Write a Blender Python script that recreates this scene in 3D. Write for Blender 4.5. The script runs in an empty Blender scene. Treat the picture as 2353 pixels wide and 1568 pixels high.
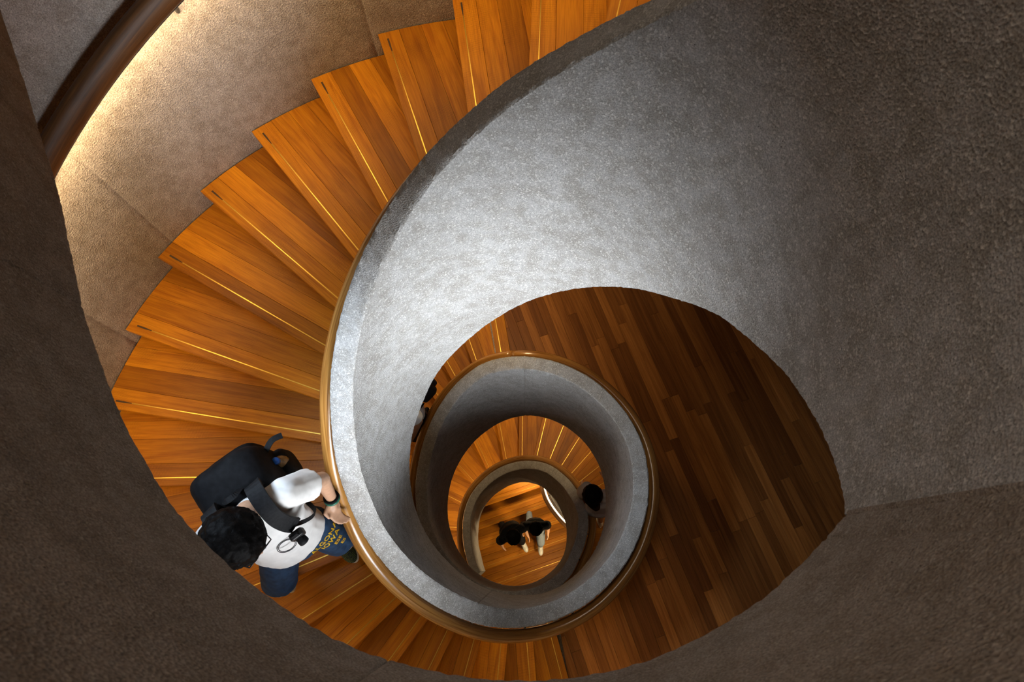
import bpy, bmesh, math, random
from mathutils import Vector, Matrix, noise

# ------------------------------------------------------------------ camera, world, lights, exposure
ZS = 11.4                     # height of the camera above the ground floor (all heights below are relative to it)
scene = bpy.context.scene
col = scene.collection
cam_data = bpy.data.cameras.new('view_camera')
cam = bpy.data.objects.new('view_camera', cam_data)
col.objects.link(cam)
TILT, ROLL = 0.37140, 0.02850
cam.matrix_world = (Matrix.Translation((0.0656, -0.4783, ZS)) @ Matrix.Rotation(ROLL, 4, 'Y') @ Matrix.Rotation(TILT, 4, 'X'))
cam_data.sensor_width = 36.0
cam_data.lens = 1299.53 * 36.0 / 2353.0
cam_data.clip_start = 0.01
cam_data.clip_end = 60
cam_data.dof.use_dof = True
cam_data.dof.focus_distance = 3.6
cam_data.dof.aperture_fstop = 8.0
scene.camera = cam

world = bpy.data.worlds.new('world')
scene.world = world
world.use_nodes = True
world.node_tree.nodes['Background'].inputs[0].default_value = (0.55, 0.62, 0.75, 1)
world.node_tree.nodes['Background'].inputs[1].default_value = 0.02

scene.view_settings.view_transform = 'Standard'
scene.view_settings.look = 'None'
scene.view_settings.exposure = 0.0
scene.view_settings.gamma = 1.0
scene.view_settings.use_curve_mapping = False
scene.cycles.max_bounces = 4
scene.cycles.diffuse_bounces = 2
scene.cycles.adaptive_threshold = 0.1
scene.cycles.glossy_bounces = 2
scene.cycles.transmission_bounces = 1
scene.cycles.caustics_reflective = False
scene.cycles.caustics_refractive = False
scene.cycles.sample_clamp_indirect = 4.0


def area_light(name, loc, target, size, power, color, spread=180):
    ld = bpy.data.lights.new(name, 'AREA')
    ld.shape = 'DISK'
    ld.size = size
    ld.energy = power
    ld.color = color
    ld.spread = math.radians(spread)
    o = bpy.data.objects.new(name, ld)
    col.objects.link(o)
    o.location = (loc[0], loc[1], loc[2] + ZS)
    d = Vector(target) - Vector(loc)
    o.rotation_euler = d.to_track_quat('-Z', 'Y').to_euler()
    return o


# cool daylight entering under the top floor from the near side, aimed across the well
area_light('gallery_window_light', (0.35, -2.20, -2.15), (-0.18, 0.75, -2.72), 1.4, 32, (0.91, 0.955, 1.0), 67)
# unseen bluish lamp added further round to the left to light the lower ring
area_light('added_side_lamp', (-1.75, 0.10, -1.30), (0.75, -0.05, -4.75), 0.5, 6.5, (0.68, 0.83, 1.0), 72)
# weak warm fill lamp added high up to brighten the top floor parapet
area_light('added_top_fill', (-0.6, 0.6, 3.2), (0.50, -0.35, -0.7), 1.2, 8, (1.0, 0.82, 0.64), 80)
# unseen warm fill lamps added to brighten the landing, lower flights and ground
area_light('added_warm_fill_a', (-0.35, 1.75, -3.35), (-0.2, 1.5, -5.2), 0.3, 9, (1.0, 0.70, 0.36), 150)
area_light('added_warm_fill_b', (0.5, 1.75, -5.75), (0.3, 1.6, -9.0), 0.3, 11, (1.0, 0.70, 0.36), 110)
area_light('added_warm_fill_c', (-1.7, 0.5, -6.60), (-1.5, 0.3, -9.5), 0.3, 9, (1.0, 0.70, 0.36), 110)
area_light('added_warm_fill_d', (0.75, -0.80, -9.0), (-0.25, 0.15, -10.4), 0.3, 9, (1.0, 0.72, 0.38), 110)
area_light('added_warm_fill_e', (0.05, 1.05, -9.42), (-0.05, -0.4, -10.6), 0.2, 9, (1.0, 0.72, 0.38), 160)

random.seed(7)
PI = math.pi
R_ = math.radians

# ------------------------------------------------------------------ materials


def new_mat(name):
    m = bpy.data.materials.new(name)
    m.use_nodes = True
    nt = m.node_tree
    return m, nt, nt.nodes['Principled BSDF']


def N(nt, kind, **kw):
    n = nt.nodes.new(kind)
    for k, v in kw.items():
        setattr(n, k, v)
    return n


def ramp(nt, stops):
    r = N(nt, 'ShaderNodeValToRGB')
    e = r.color_ramp.elements
    while len(e) < len(stops):
        e.new(0.5)
    for i, (p, c) in enumerate(stops):
        e[i].position = p
        e[i].color = c if len(c) == 4 else (*c, 1)
    return r


def mixc(nt, fac, a, b, mode='MIX'):
    n = N(nt, 'ShaderNodeMix', data_type='RGBA', blend_type=mode)
    if isinstance(fac, (int, float)):
        n.inputs[0].default_value = fac
    else:
        nt.links.new(fac, n.inputs[0])
    for i, v in ((6, a), (7, b)):
        if isinstance(v, tuple):
            n.inputs[i].default_value = v if len(v) == 4 else (*v, 1)
        else:
            nt.links.new(v, n.inputs[i])
    return n.outputs[2]


def concrete(name, base, light, dark, fine=150.0, bump=0.5, speck=0.5):
    m, nt, b = new_mat(name)
    L = nt.links
    tc = N(nt, 'ShaderNodeTexCoord')
    big = N(nt, 'ShaderNodeTexNoise'); big.inputs['Scale'].default_value = 3.2; big.inputs['Detail'].default_value = 6
    mid = N(nt, 'ShaderNodeTexNoise'); mid.inputs['Scale'].default_value = 16; mid.inputs['Detail'].default_value = 5
    agg = N(nt, 'ShaderNodeTexVoronoi'); agg.inputs['Scale'].default_value = fine
    gr = N(nt, 'ShaderNodeTexNoise'); gr.inputs['Scale'].default_value = fine * 1.6; gr.inputs['Detail'].default_value = 3
    pit = N(nt, 'ShaderNodeTexVoronoi'); pit.inputs['Scale'].default_value = fine * 0.33
    for t in (big, mid, agg, gr, pit):
        L.new(tc.outputs['Object'], t.inputs['Vector'])
    r1 = ramp(nt, [(0.35, dark), (0.62, base)])
    L.new(big.outputs['Fac'], r1.inputs[0])
    r2 = ramp(nt, [(0.38, (0.80, 0.775, 0.735)), (0.60, (1.04, 1.04, 1.05))])
    L.new(mid.outputs['Fac'], r2.inputs[0])
    c = mixc(nt, 0.8, r1.outputs[0], r2.outputs[0], 'MULTIPLY')
    # pale aggregate grains
    r3 = ramp(nt, [(0.68, (0, 0, 0)), (0.82, (1, 1, 1))])
    L.new(agg.outputs['Color'], r3.inputs[0])
    mm = N(nt, 'ShaderNodeMath', operation='MULTIPLY'); mm.inputs[1].default_value = speck
    L.new(r3.outputs[0], mm.inputs[0])
    c = mixc(nt, mm.outputs[0], c, light)
    r4 = ramp(nt, [(0.36, (0.55, 0.55, 0.55)), (0.64, (1.22, 1.22, 1.22))])
    L.new(gr.outputs['Fac'], r4.inputs[0])
    c = mixc(nt, 0.75, c, r4.outputs[0], 'MULTIPLY')
    # small blow holes
    r5 = ramp(nt, [(0.05, (0.12, 0.11, 0.10)), (0.11, (1, 1, 1))])
    L.new(pit.outputs['Distance'], r5.inputs[0])
    msk = ramp(nt, [(0.56, (0, 0, 0)), (0.60, (1, 1, 1))])
    L.new(mid.outputs['Fac'], msk.inputs[0])
    c = mixc(nt, msk.outputs[0], c, mixc(nt, 1.0, c, r5.outputs[0], 'MULTIPLY'))
    L.new(c, b.inputs['Base Color'])
    b.inputs['Roughness'].default_value = 0.92
    b.inputs['Specular IOR Level'].default_value = 0.25
    add = N(nt, 'ShaderNodeMath', operation='ADD')
    L.new(agg.outputs['Distance'], add.inputs[0]); L.new(gr.outputs['Fac'], add.inputs[1])
    bp = N(nt, 'ShaderNodeBump'); bp.inputs['Strength'].default_value = bump; bp.inputs['Distance'].default_value = 0.004
    L.new(add.outputs[0], bp.inputs['Height'])
    L.new(bp.outputs['Normal'], b.inputs['Normal'])
    return m


M = {}
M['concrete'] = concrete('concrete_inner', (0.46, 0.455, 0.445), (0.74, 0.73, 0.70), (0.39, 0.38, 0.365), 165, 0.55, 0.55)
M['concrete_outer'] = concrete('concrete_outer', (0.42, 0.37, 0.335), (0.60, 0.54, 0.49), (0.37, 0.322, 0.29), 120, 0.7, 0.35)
M['concrete_shaded'] = concrete('concrete_shaded', (0.36, 0.31, 0.265), (0.52, 0.47, 0.41), (0.30, 0.255, 0.215), 170, 0.8, 0.35)  # darker, browner concrete: the top floor's shade is put into the colour


def wood(name, c_dark, c_mid, c_light, rough=0.38, vary=0.35, ripple=0.0, grain=(1.6, 26, 26), coat=0.0, coord='Object', spec=0.5):
    m, nt, b = new_mat(name)
    L = nt.links
    tc = N(nt, 'ShaderNodeTexCoord')
    oi = N(nt, 'ShaderNodeObjectInfo')
    off = N(nt, 'ShaderNodeVectorMath', operation='SCALE'); off.inputs[0].default_value = (7.3, 3.1, 5.7)
    L.new(oi.outputs['Random'], off.inputs['Scale'])
    ad = N(nt, 'ShaderNodeVectorMath', operation='ADD')
    L.new(tc.outputs[coord], ad.inputs[0]); L.new(off.outputs[0], ad.inputs[1])
    mp = N(nt, 'ShaderNodeMapping'); mp.inputs['Scale'].default_value = grain
    L.new(ad.outputs[0], mp.inputs['Vector'])
    n1 = N(nt, 'ShaderNodeTexNoise'); n1.inputs['Scale'].default_value = 1.0; n1.inputs['Detail'].default_value = 7; n1.inputs['Distortion'].default_value = 1.1
    L.new(mp.outputs[0], n1.inputs['Vector'])
    mp2 = N(nt, 'ShaderNodeMapping'); mp2.inputs['Scale'].default_value = (grain[0] * 4, grain[1] * 7, grain[2] * 7)
    L.new(ad.outputs[0], mp2.inputs['Vector'])
    n2 = N(nt, 'ShaderNodeTexNoise'); n2.inputs['Scale'].default_value = 1.0; n2.inputs['Detail'].default_value = 3
    L.new(mp2.outputs[0], n2.inputs['Vector'])
    r = ramp(nt, [(0.30, c_dark), (0.52, c_mid), (0.72, c_light)])
    L.new(n1.outputs['Fac'], r.inputs[0])
    r2 = ramp(nt, [(0.35, (0.76, 0.73, 0.70)), (0.60, (1.05, 1.05, 1.05))])
    L.new(n2.outputs['Fac'], r2.inputs[0])
    c = mixc(nt, 0.7, r.outputs[0], r2.outputs[0], 'MULTIPLY')
    # board to board variation
    rv = ramp(nt, [(0.0, (1 - vary, 1 - vary * 1.12, 1 - vary * 1.2)), (1.0, (1 + vary * 0.45, 1 + vary * 0.45, 1 + vary * 0.4))])
    L.new(oi.outputs['Random'], rv.inputs[0])
    c = mixc(nt, 1.0, c, rv.outputs[0], 'MULTIPLY')
    if ripple:
        wv = N(nt, 'ShaderNodeTexWave'); wv.bands_direction = 'X'; wv.inputs['Scale'].default_value = 42; wv.inputs['Distortion'].default_value = 2.2
        wv.inputs['Detail'].default_value = 2; wv.inputs['Detail Scale'].default_value = 3
        L.new(ad.outputs[0], wv.inputs['Vector'])
        msk = N(nt, 'ShaderNodeTexNoise'); msk.inputs['Scale'].default_value = 4
        L.new(ad.outputs[0], msk.inputs['Vector'])
        mr = ramp(nt, [(0.45, (0, 0, 0)), (0.65, (1, 1, 1))]); L.new(msk.outputs['Fac'], mr.inputs[0])
        mu = N(nt, 'ShaderNodeMath', operation='MULTIPLY'); mu.inputs[1].default_value = ripple
        L.new(mr.outputs[0], mu.inputs[0])
        rw = ramp(nt, [(0.3, (0.62, 0.6, 0.58)), (0.6, (1.1, 1.1, 1.1))]); L.new(wv.outputs['Fac'], rw.inputs[0])
        c = mixc(nt, mu.outputs[0], c, mixc(nt, 1.0, c, rw.outputs[0], 'MULTIPLY'))
    L.new(c, b.inputs['Base Color'])
    b.inputs['Roughness'].default_value = rough
    b.inputs['Specular IOR Level'].default_value = spec
    b.inputs['Coat Weight'].default_value = coat
    b.inputs['Coat Roughness'].default_value = 0.15
    bp = N(nt, 'ShaderNodeBump'); bp.inputs['Strength'].default_value = 0.12; bp.inputs['Distance'].default_value = 0.002
    L.new(n2.outputs['Fac'], bp.inputs['Height']); L.new(bp.outputs['Normal'], b.inputs['Normal'])
    return m


M['tread'] = wood('tread_wood', (0.36, 0.116, 0.005), (0.47, 0.172, 0.007), (0.53, 0.208, 0.009), 0.46, 0.40, 0.9, spec=0.22)
M['plank'] = wood('shaded_landing_wood', (0.26, 0.095, 0.020), (0.38, 0.148, 0.034), (0.46, 0.19, 0.048), 0.5, 0.55, 0.0, (1.4, 30, 30), spec=0.25)  # tread wood made darker: the landing's dim light is put into the colour
M['rail'] = wood('rail_oak', (0.22, 0.085, 0.016), (0.46, 0.215, 0.050), (0.56, 0.29, 0.080), 0.24, 0.05, 0.0, (1.6, 55, 30), 0.5, 'UV')
M['rail_outer'] = wood('rail_dark_oak', (0.06, 0.024, 0.007), (0.14, 0.060, 0.018), (0.20, 0.090, 0.028), 0.5, 0.05, 0.0, (1.6, 55, 30), 0.0, 'UV')


def plain(name, c, rough=0.6, metal=0.0, emit=0.0, ecol=None, noise_amt=0.0, nscale=60, bump=0.0, spec=0.5):
    m, nt, b = new_mat(name)
    b.inputs['Roughness'].default_value = rough
    b.inputs['Metallic'].default_value = metal
    b.inputs['Specular IOR Level'].default_value = spec
    tc = N(nt, 'ShaderNodeTexCoord')
    nz = N(nt, 'ShaderNodeTexNoise'); nz.inputs['Scale'].default_value = nscale; nz.inputs['Detail'].default_value = 4
    nt.links.new(tc.outputs['Object'], nz.inputs['Vector'])
    lo = tuple(x * (1 - noise_amt) for x in c[:3]); hi = tuple(min(1, x * (1 + noise_amt)) for x in c[:3])
    r = ramp(nt, [(0.35, lo), (0.65, hi)])
    nt.links.new(nz.outputs['Fac'], r.inputs[0])
    nt.links.new(r.outputs[0], b.inputs['Base Color'])
    if bump:
        bp = N(nt, 'ShaderNodeBump'); bp.inputs['Strength'].default_value = bump; bp.inputs['Distance'].default_value = 0.003
        nt.links.new(nz.outputs['Fac'], bp.inputs['Height']); nt.links.new(bp.outputs['Normal'], b.inputs['Normal'])
    if emit:
        b.inputs['Emission Color'].default_value = (*(ecol or c)[:3], 1)
        b.inputs['Emission Strength'].default_value = emit
    return m


M['brass'] = plain('brass', (0.80, 0.52, 0.10), 0.38, 1.0, noise_amt=0.05)
M['strip_end'] = plain('dark_strip_end', (0.05, 0.022, 0.006), 0.7, noise_amt=0.2)  # dark brown piece at the outer end of each strip
M['steel'] = plain('black_steel', (0.012, 0.012, 0.012), 0.45, noise_amt=0.2)
M['led'] = plain('warm_led', (1.0, 0.72, 0.36), 0.5, emit=60.0, ecol=(1.0, 0.70, 0.345))
M['led_ground'] = plain('warm_led_ground', (1.0, 0.85, 0.6), 0.5, emit=3.0, ecol=(1.0, 0.82, 0.55))
M['skin'] = plain('skin', (0.56, 0.32, 0.20), 0.5, noise_amt=0.06)
M['skin_dark'] = plain('skin_tanned', (0.42, 0.22, 0.13), 0.5, noise_amt=0.06)
M['hair'] = plain('black_hair', (0.0028, 0.0022, 0.002), 0.6, noise_amt=0.6, nscale=160, bump=0.5, spec=0.08)
M['white_cloth'] = plain('white_cotton', (0.80, 0.78, 0.76), 0.85, noise_amt=0.04, nscale=25, bump=0.3, spec=0.2)
M['navy'] = plain('navy_fabric', (0.018, 0.045, 0.095), 0.8, noise_amt=0.25, nscale=30, bump=0.3, spec=0.25)
M['black_cloth'] = plain('black_nylon', (0.005, 0.005, 0.006), 0.75, noise_amt=0.4, nscale=40, bump=0.4, spec=0.15)
M['strap'] = plain('black_webbing', (0.006, 0.006, 0.007), 0.7, noise_amt=0.4, nscale=80, bump=0.3, spec=0.2)
M['yellow'] = plain('yellow_print', (0.85, 0.55, 0.02), 0.7)
M['sole'] = plain('pale_rubber', (0.62, 0.58, 0.50), 0.7, noise_amt=0.1)
M['green_bead'] = plain('green_beads', (0.03, 0.14, 0.09), 0.35, noise_amt=0.4, nscale=150)
M['blue_cap'] = plain('blue_plastic', (0.01, 0.09, 0.38), 0.4)
M['bottle'] = plain('brown_plastic', (0.22, 0.13, 0.055), 0.25, noise_amt=0.4, nscale=40)
M['white_plastic'] = plain('white_plastic', (0.72, 0.74, 0.70), 0.4, noise_amt=0.05)
M['grey_cloth'] = plain('blue_grey_denim', (0.16, 0.20, 0.25), 0.8, noise_amt=0.2)
M['brown_cloth'] = plain('rust_brown_cloth', (0.28, 0.10, 0.045), 0.8, noise_amt=0.15)
M['print'] = plain('black_print', (0.02, 0.02, 0.025), 0.7)


def shoe_mat():
    m, nt, b = new_mat('green_black_knit')
    tc = N(nt, 'ShaderNodeTexCoord')
    mp = N(nt, 'ShaderNodeMapping'); mp.inputs['Scale'].default_value = (75, 30, 60)
    nt.links.new(tc.outputs['Object'], mp.inputs['Vector'])
    w = N(nt, 'ShaderNodeTexWave'); w.bands_direction = 'X'; w.inputs['Scale'].default_value = 0.5; w.inputs['Distortion'].default_value = 1.2
    v = N(nt, 'ShaderNodeTexNoise'); v.inputs['Scale'].default_value = 3.0
    nt.links.new(mp.outputs[0], w.inputs['Vector']); nt.links.new(mp.outputs[0], v.inputs['Vector'])
    mu = N(nt, 'ShaderNodeMath', operation='MULTIPLY')
    nt.links.new(w.outputs['Fac'], mu.inputs[0]); nt.links.new(v.outputs['Fac'], mu.inputs[1])
    r = ramp(nt, [(0.36, (0.006, 0.008, 0.006)), (0.50, (0.08, 0.14, 0.02))])
    nt.links.new(mu.outputs[0], r.inputs[0]); nt.links.new(r.outputs[0], b.inputs['Base Color'])
    b.inputs['Roughness'].default_value = 0.85
    return m


M['shoe'] = shoe_mat()

# ------------------------------------------------------------------ object helpers


def P(v):
    return (v[0], v[1], v[2] + ZS)


def link(name, me, parent=None, mat=None):
    o = bpy.data.objects.new(name, me)
    col.objects.link(o)
    if parent is not None:
        o.parent = parent
    if mat is not None and me is not None and hasattr(me, 'materials') and not me.materials:
        me.materials.append(M[mat])
    return o


def mesh_from(name, verts, faces, smooth=False):
    me = bpy.data.meshes.new(name)
    me.from_pydata(verts, [], faces)
    me.update()
    if smooth:
        for p in me.polygons:
            p.use_smooth = True
    return me


def fix_normals(me):
    bm = bmesh.new(); bm.from_mesh(me)
    bmesh.ops.recalc_face_normals(bm, faces=bm.faces)
    bm.to_mesh(me); bm.free()
    return me


def shade_auto(me, deg=35):
    for p in me.polygons: p.use_smooth = True
    me.set_sharp_from_angle(angle=math.radians(deg))
    return me


def thing(name, label, cat, loc=(0, 0, 0), rz=0.0, group=None):
    o = bpy.data.objects.new(name, None)
    col.objects.link(o)
    o.location = loc
    o.rotation_euler = (0, 0, rz)
    o.empty_display_size = 0.1
    tag(o, label, cat, group)
    return o


def tag(o, label=None, cat=None, group=None, kind=None):
    if label: o['label'] = label
    if cat: o['category'] = cat
    if group: o['group'] = group
    if kind: o['kind'] = kind
    return o


def structure(o, label, cat='wall'):
    o['kind'] = 'structure'; o['label'] = label; o['category'] = cat
    return o


def prism(poly, z0, z1, bevel=0.0):
    """poly: list of (x,y) counter-clockwise -> closed prism mesh data; a small chamfer round the top edge"""
    n = len(poly)
    if bevel:
        cx = sum(p[0] for p in poly) / n; cy = sum(p[1] for p in poly) / n
        ins = []
        for i in range(n):
            a = Vector(poly[i - 1]); b = Vector(poly[i]); c = Vector(poly[(i + 1) % n])
            d1 = (b - a); d2 = (c - b)
            if d1.length < 1e-6 or d2.length < 1e-6:
                ins.append(tuple(b)); continue
            n1 = Vector((-d1.y, d1.x)).normalized(); n2 = Vector((-d2.y, d2.x)).normalized()
            m_ = n1 + n2
            k = max(0.35, 1 + n1.dot(n2))
            q = b + m_ * (bevel / k)
            ins.append((q.x, q.y))
        v = [(x, y, z0) for x, y in poly] + [(x, y, z1 - bevel) for x, y in poly] + [(x, y, z1) for x, y in ins]
        f = [tuple(reversed(range(n)))]
        for i in range(n):
            j = (i + 1) % n
            f.append((i, j, n + j, n + i))
            f.append((n + i, n + j, 2 * n + j, 2 * n + i))
        f.append(tuple(range(2 * n, 3 * n)))
        return v, f
    v = [(x, y, z0) for x, y in poly] + [(x, y, z1) for x, y in poly]
    f = [tuple(reversed(range(n))), tuple(range(n, 2 * n))]
    for i in range(n):
        j = (i + 1) % n
        f.append((i, j, n + j, n + i))
    return v, f


def clip(poly, nx, ny, d):
    """keep the part of poly with nx*x+ny*y >= d"""
    out = []
    n = len(poly)
    for i in range(n):
        a = poly[i]; b = poly[(i + 1) % n]
        fa = nx * a[0] + ny * a[1] - d; fb = nx * b[0] + ny * b[1] - d
        if fa >= 0: out.append(a)
        if (fa >= 0) != (fb >= 0):
            t = fa / (fa - fb)
            out.append((a[0] + t * (b[0] - a[0]), a[1] + t * (b[1] - a[1])))
    # drop near-duplicate points
    res = []
    for q in out:
        if not res or math.hypot(q[0] - res[-1][0], q[1] - res[-1][1]) > 1e-4: res.append(q)
    if len(res) > 1 and math.hypot(res[0][0] - res[-1][0], res[0][1] - res[-1][1]) < 1e-4: res.pop()
    return res


def area(poly):
    return 0.5 * sum(poly[i][0] * poly[(i + 1) % len(poly)][1] - poly[(i + 1) % len(poly)][0] * poly[i][1] for i in range(len(poly)))


def interp(tab, f, c):
    if f <= tab[0][0]: return tab[0][c]
    for a, b in zip(tab, tab[1:]):
        if f <= b[0]:
            t = (f - a[0]) / (b[0] - a[0])
            return a[c] + t * (b[c] - a[c])
    return tab[-1][c]


def smooth_fn(tab, c, w=7.0):
    def g(f):
        s = 0; ws = 0
        for k in range(-4, 5):
            x = k / 4.0
            wt = math.exp(-2 * x * x)
            s += wt * interp(tab, f + x * w, c); ws += wt
        return s / ws
    return g


# ------------------------------------------------------------------ the well: plan and heights of the spiral
# (angle from the x axis in degrees, counting on through the turns; radius; height)
TOP = [(-33, .768, .40), (0, .762, -.06), (30, .756, -.48), (56, .75, -.86), (72, .75, -1.07), (91, .75, -1.31), (107, .75, -1.53), (122, .75, -1.76),
       (136, .75, -1.98), (148, .751, -2.18), (159, .752, -2.36), (171, .753, -2.57), (178, .755, -2.68), (186, .758, -2.81), (195.2, .765, -2.996),
       (201.6, .767, -3.09), (211.6, .763, -3.233), (219, .76, -3.342), (227, .756, -3.459), (240.5, .754, -3.649), (247.6, .758, -3.75),
       (255.7, .764, -3.869), (265.2, .766, -4.0), (276, .764, -4.105), (287, .757, -4.119), (299, .752, -4.12), (315, .75, -4.12), (330.5, .762, -4.12),
       (344.6, .778, -4.12), (358.7, .802, -4.12), (369.4, .82, -4.12), (380.3, .84, -4.12), (391, .853, -4.12), (403.4, .862, -4.12), (416.5, .875, -4.12),
       (434, .886, -4.12), (444.5, .892, -4.125), (451, .905, -4.16), (458, .94, -4.265), (466.7, .975, -4.395), (479.6, .973, -4.605), (494, .943, -4.824),
       (510.7, .905, -5.07), (524, .892, -5.274), (538, .887, -5.48), (560, .87, -5.81), (582, .845, -6.14), (600, .82, -6.36), (635, .75, -6.40),
       (670, .68, -6.41), (680.3, .64, -6.445), (699.7, .617, -6.498), (716, .615, -6.56), (733.3, .605, -6.785), (747, .603, -6.99), (768.9, .636, -7.327),
       (786.7, .68, -7.596), (804, .70, -7.833), (821, .716, -8.04), (837.5, .73, -8.198), (854.8, .746, -8.347), (870.5, .772, -8.459), (886.5, .784, -8.576),
       (905, .795, -8.715), (923, .832, -8.849), (945, .92, -9.0)]
BOT = [(-33, .768, -1.10), (1, .762, -1.5), (11, .76, -1.63), (24, .76, -1.77), (35, .76, -1.94), (47, .76, -2.09), (59, .76, -2.26), (72, .76, -2.44),
       (85, .76, -2.63), (100, .76, -2.86), (113, .76, -3.06), (123, .76, -3.18), (133, .76, -3.32), (140, .76, -3.45), (149, .76, -3.58), (156, .76, -3.68),
       (166, .759, -3.84), (172, .756, -3.93), (185, .756, -4.113), (195, .752, -4.254), (207, .744, -4.427), (221, .735, -4.629), (232, .737, -4.784),
       (252.7, .743, -5.084), (270.5, .752, -5.342), (290, .77, -5.59), (307, .765, -5.624), (341, .778, -5.624), (365.5, .804, -5.624), (385, .85, -5.624),
       (402.5, .878, -5.624), (422, .90, -5.624), (436, .907, -5.624), (446.5, .908, -5.645), (462.5, .893, -5.76), (481, .893, -6.028), (498, .889, -6.278),
       (511, .892, -6.483), (525, .886, -6.683), (544, .879, -6.97), (558.5, .87, -7.188), (573, .863, -7.414), (586, .85, -7.607), (600, .82, -7.72),
       (631, .757, -7.748), (658, .694, -7.76), (678.6, .655, -7.8), (694, .612, -7.842), (704, .58, -7.868), (736.8, .54, -8.195), (768.7, .592, -8.685),
       (790, .66, -9.008), (810.7, .702, -9.269), (824, .715, -9.427), (844, .728, -9.615), (867, .764, -9.795), (879, .778, -9.88), (900, .785, -10.04),
       (928, .84, -10.25), (945, .94, -10.36)]
top_r, top_z = smooth_fn(TOP, 1), smooth_fn(TOP, 2)
bot_r, bot_z = smooth_fn(BOT, 1), smooth_fn(BOT, 2)
THICK = 0.112
R_WALL = 2.651
F0, F1 = -31.0, 943.0
# stair geometry
TH0, DTH, Z0, RISE = 87.3, 10.416, -2.2045, 0.15
Z_LAND = -5.2045
TH_B, D_B = 459.5, 9.99
Z_LAND2 = -7.40


def nosing_A(f): return Z0 - (f - TH0) / DTH * RISE


# --- inner wall: one continuous concrete ribbon (parapet and edge of the stair slab)
def build_inner_wall():
    verts, faces = [], []
    step = 0.5
    n = int((F1 - F0) / step)
    NI = 16
    ring = None
    for i in range(n + 1):
        f = F0 + i * step
        a = R_(f)
        rt, zt, rb, zb = top_r(f), top_z(f), bot_r(f), bot_z(f)
        if min(abs(f - j) for j in (251.0, 447.5)) < .26:      # casting joints
            rt += .005; rb += .005; zt -= .004
        prof = []
        # outer face (stair side) up, top, inner face down, underside
        prof.append((rb + THICK + 0.04, zb))
        prof.append((rt + THICK, zt - 0.6))
        prof.append((rt + THICK, zt - 0.10))
        prof.append((rt + THICK, zt - 0.008))
        prof.append((rt + THICK - 0.008, zt))
        prof.append((rt + THICK * 0.66, zt))
        prof.append((rt + THICK * 0.33, zt))
        prof.append((rt + 0.008, zt))
        prof.append((rt, zt - 0.008))
        for k in range(1, NI):
            t = k / NI
            prof.append((rt + (rb - rt) * t, (zt - 0.008) + (zb + 0.008 - zt + 0.008) * t))
        prof.append((rb, zb + 0.008))
        prof.append((rb + 0.008, zb))
        for (r, z) in prof:
            x, y = r * math.cos(a), r * math.sin(a)
            edge = 1.0 if min(abs(z - zt), abs(z - zb)) < .012 else 0.0
            nv = noise.noise_vector(Vector((x * 70, y * 70, z * 70))) * edge
            nw = noise.noise_vector(Vector((x * 5, y * 5, z * 2)))
            verts.append((x + nv.x * .0028 + nw.x * .002, y + nv.y * .0028 + nw.y * .002, z + ZS + nv.z * .0038))
        m = len(prof)
        if i:
            o0 = (i - 1) * m; o1 = i * m
            for k in range(m):
                k2 = (k + 1) % m
                faces.append((o0 + k, o0 + k2, o1 + k2, o1 + k))
    faces.append(tuple(range(m)))
    faces.append(tuple(reversed(range(n * m, n * m + m))))
    me = mesh_from('wall_inner', verts, faces)
    fix_normals(me)
    shade_auto(me)
    o = link('wall_inner', me, None, 'concrete')
    structure(o, 'grey rough concrete parapet winding down round the open well')


build_inner_wall()

# --- upper wall: parapet and slab edge of the top floor, close to the camera
UP = [(136.5, 2.62), (139, 2.25), (142, 1.95), (144.8, 1.76), (147.8, 1.574), (152, 1.389), (157.6, 1.213), (161.1, 1.129), (164.3, 1.07), (168.7, 1.008), (173.5, .951), (178.5, .907),
      (183.6, .86), (189.7, .819), (197.7, .778), (204.2, .748), (211.3, .728), (216.8, .71), (221.9, .696), (226.8, .686), (231.3, .677), (237.9, .670),
      (246.8, .667), (255.4, .663), (261, .663), (270.3, .668), (280.1, .676), (291.6, .69), (297.9, .698), (305.4, .708), (312.1, .723), (320, .738), (326.3, .757), (329.2, .766)]


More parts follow.
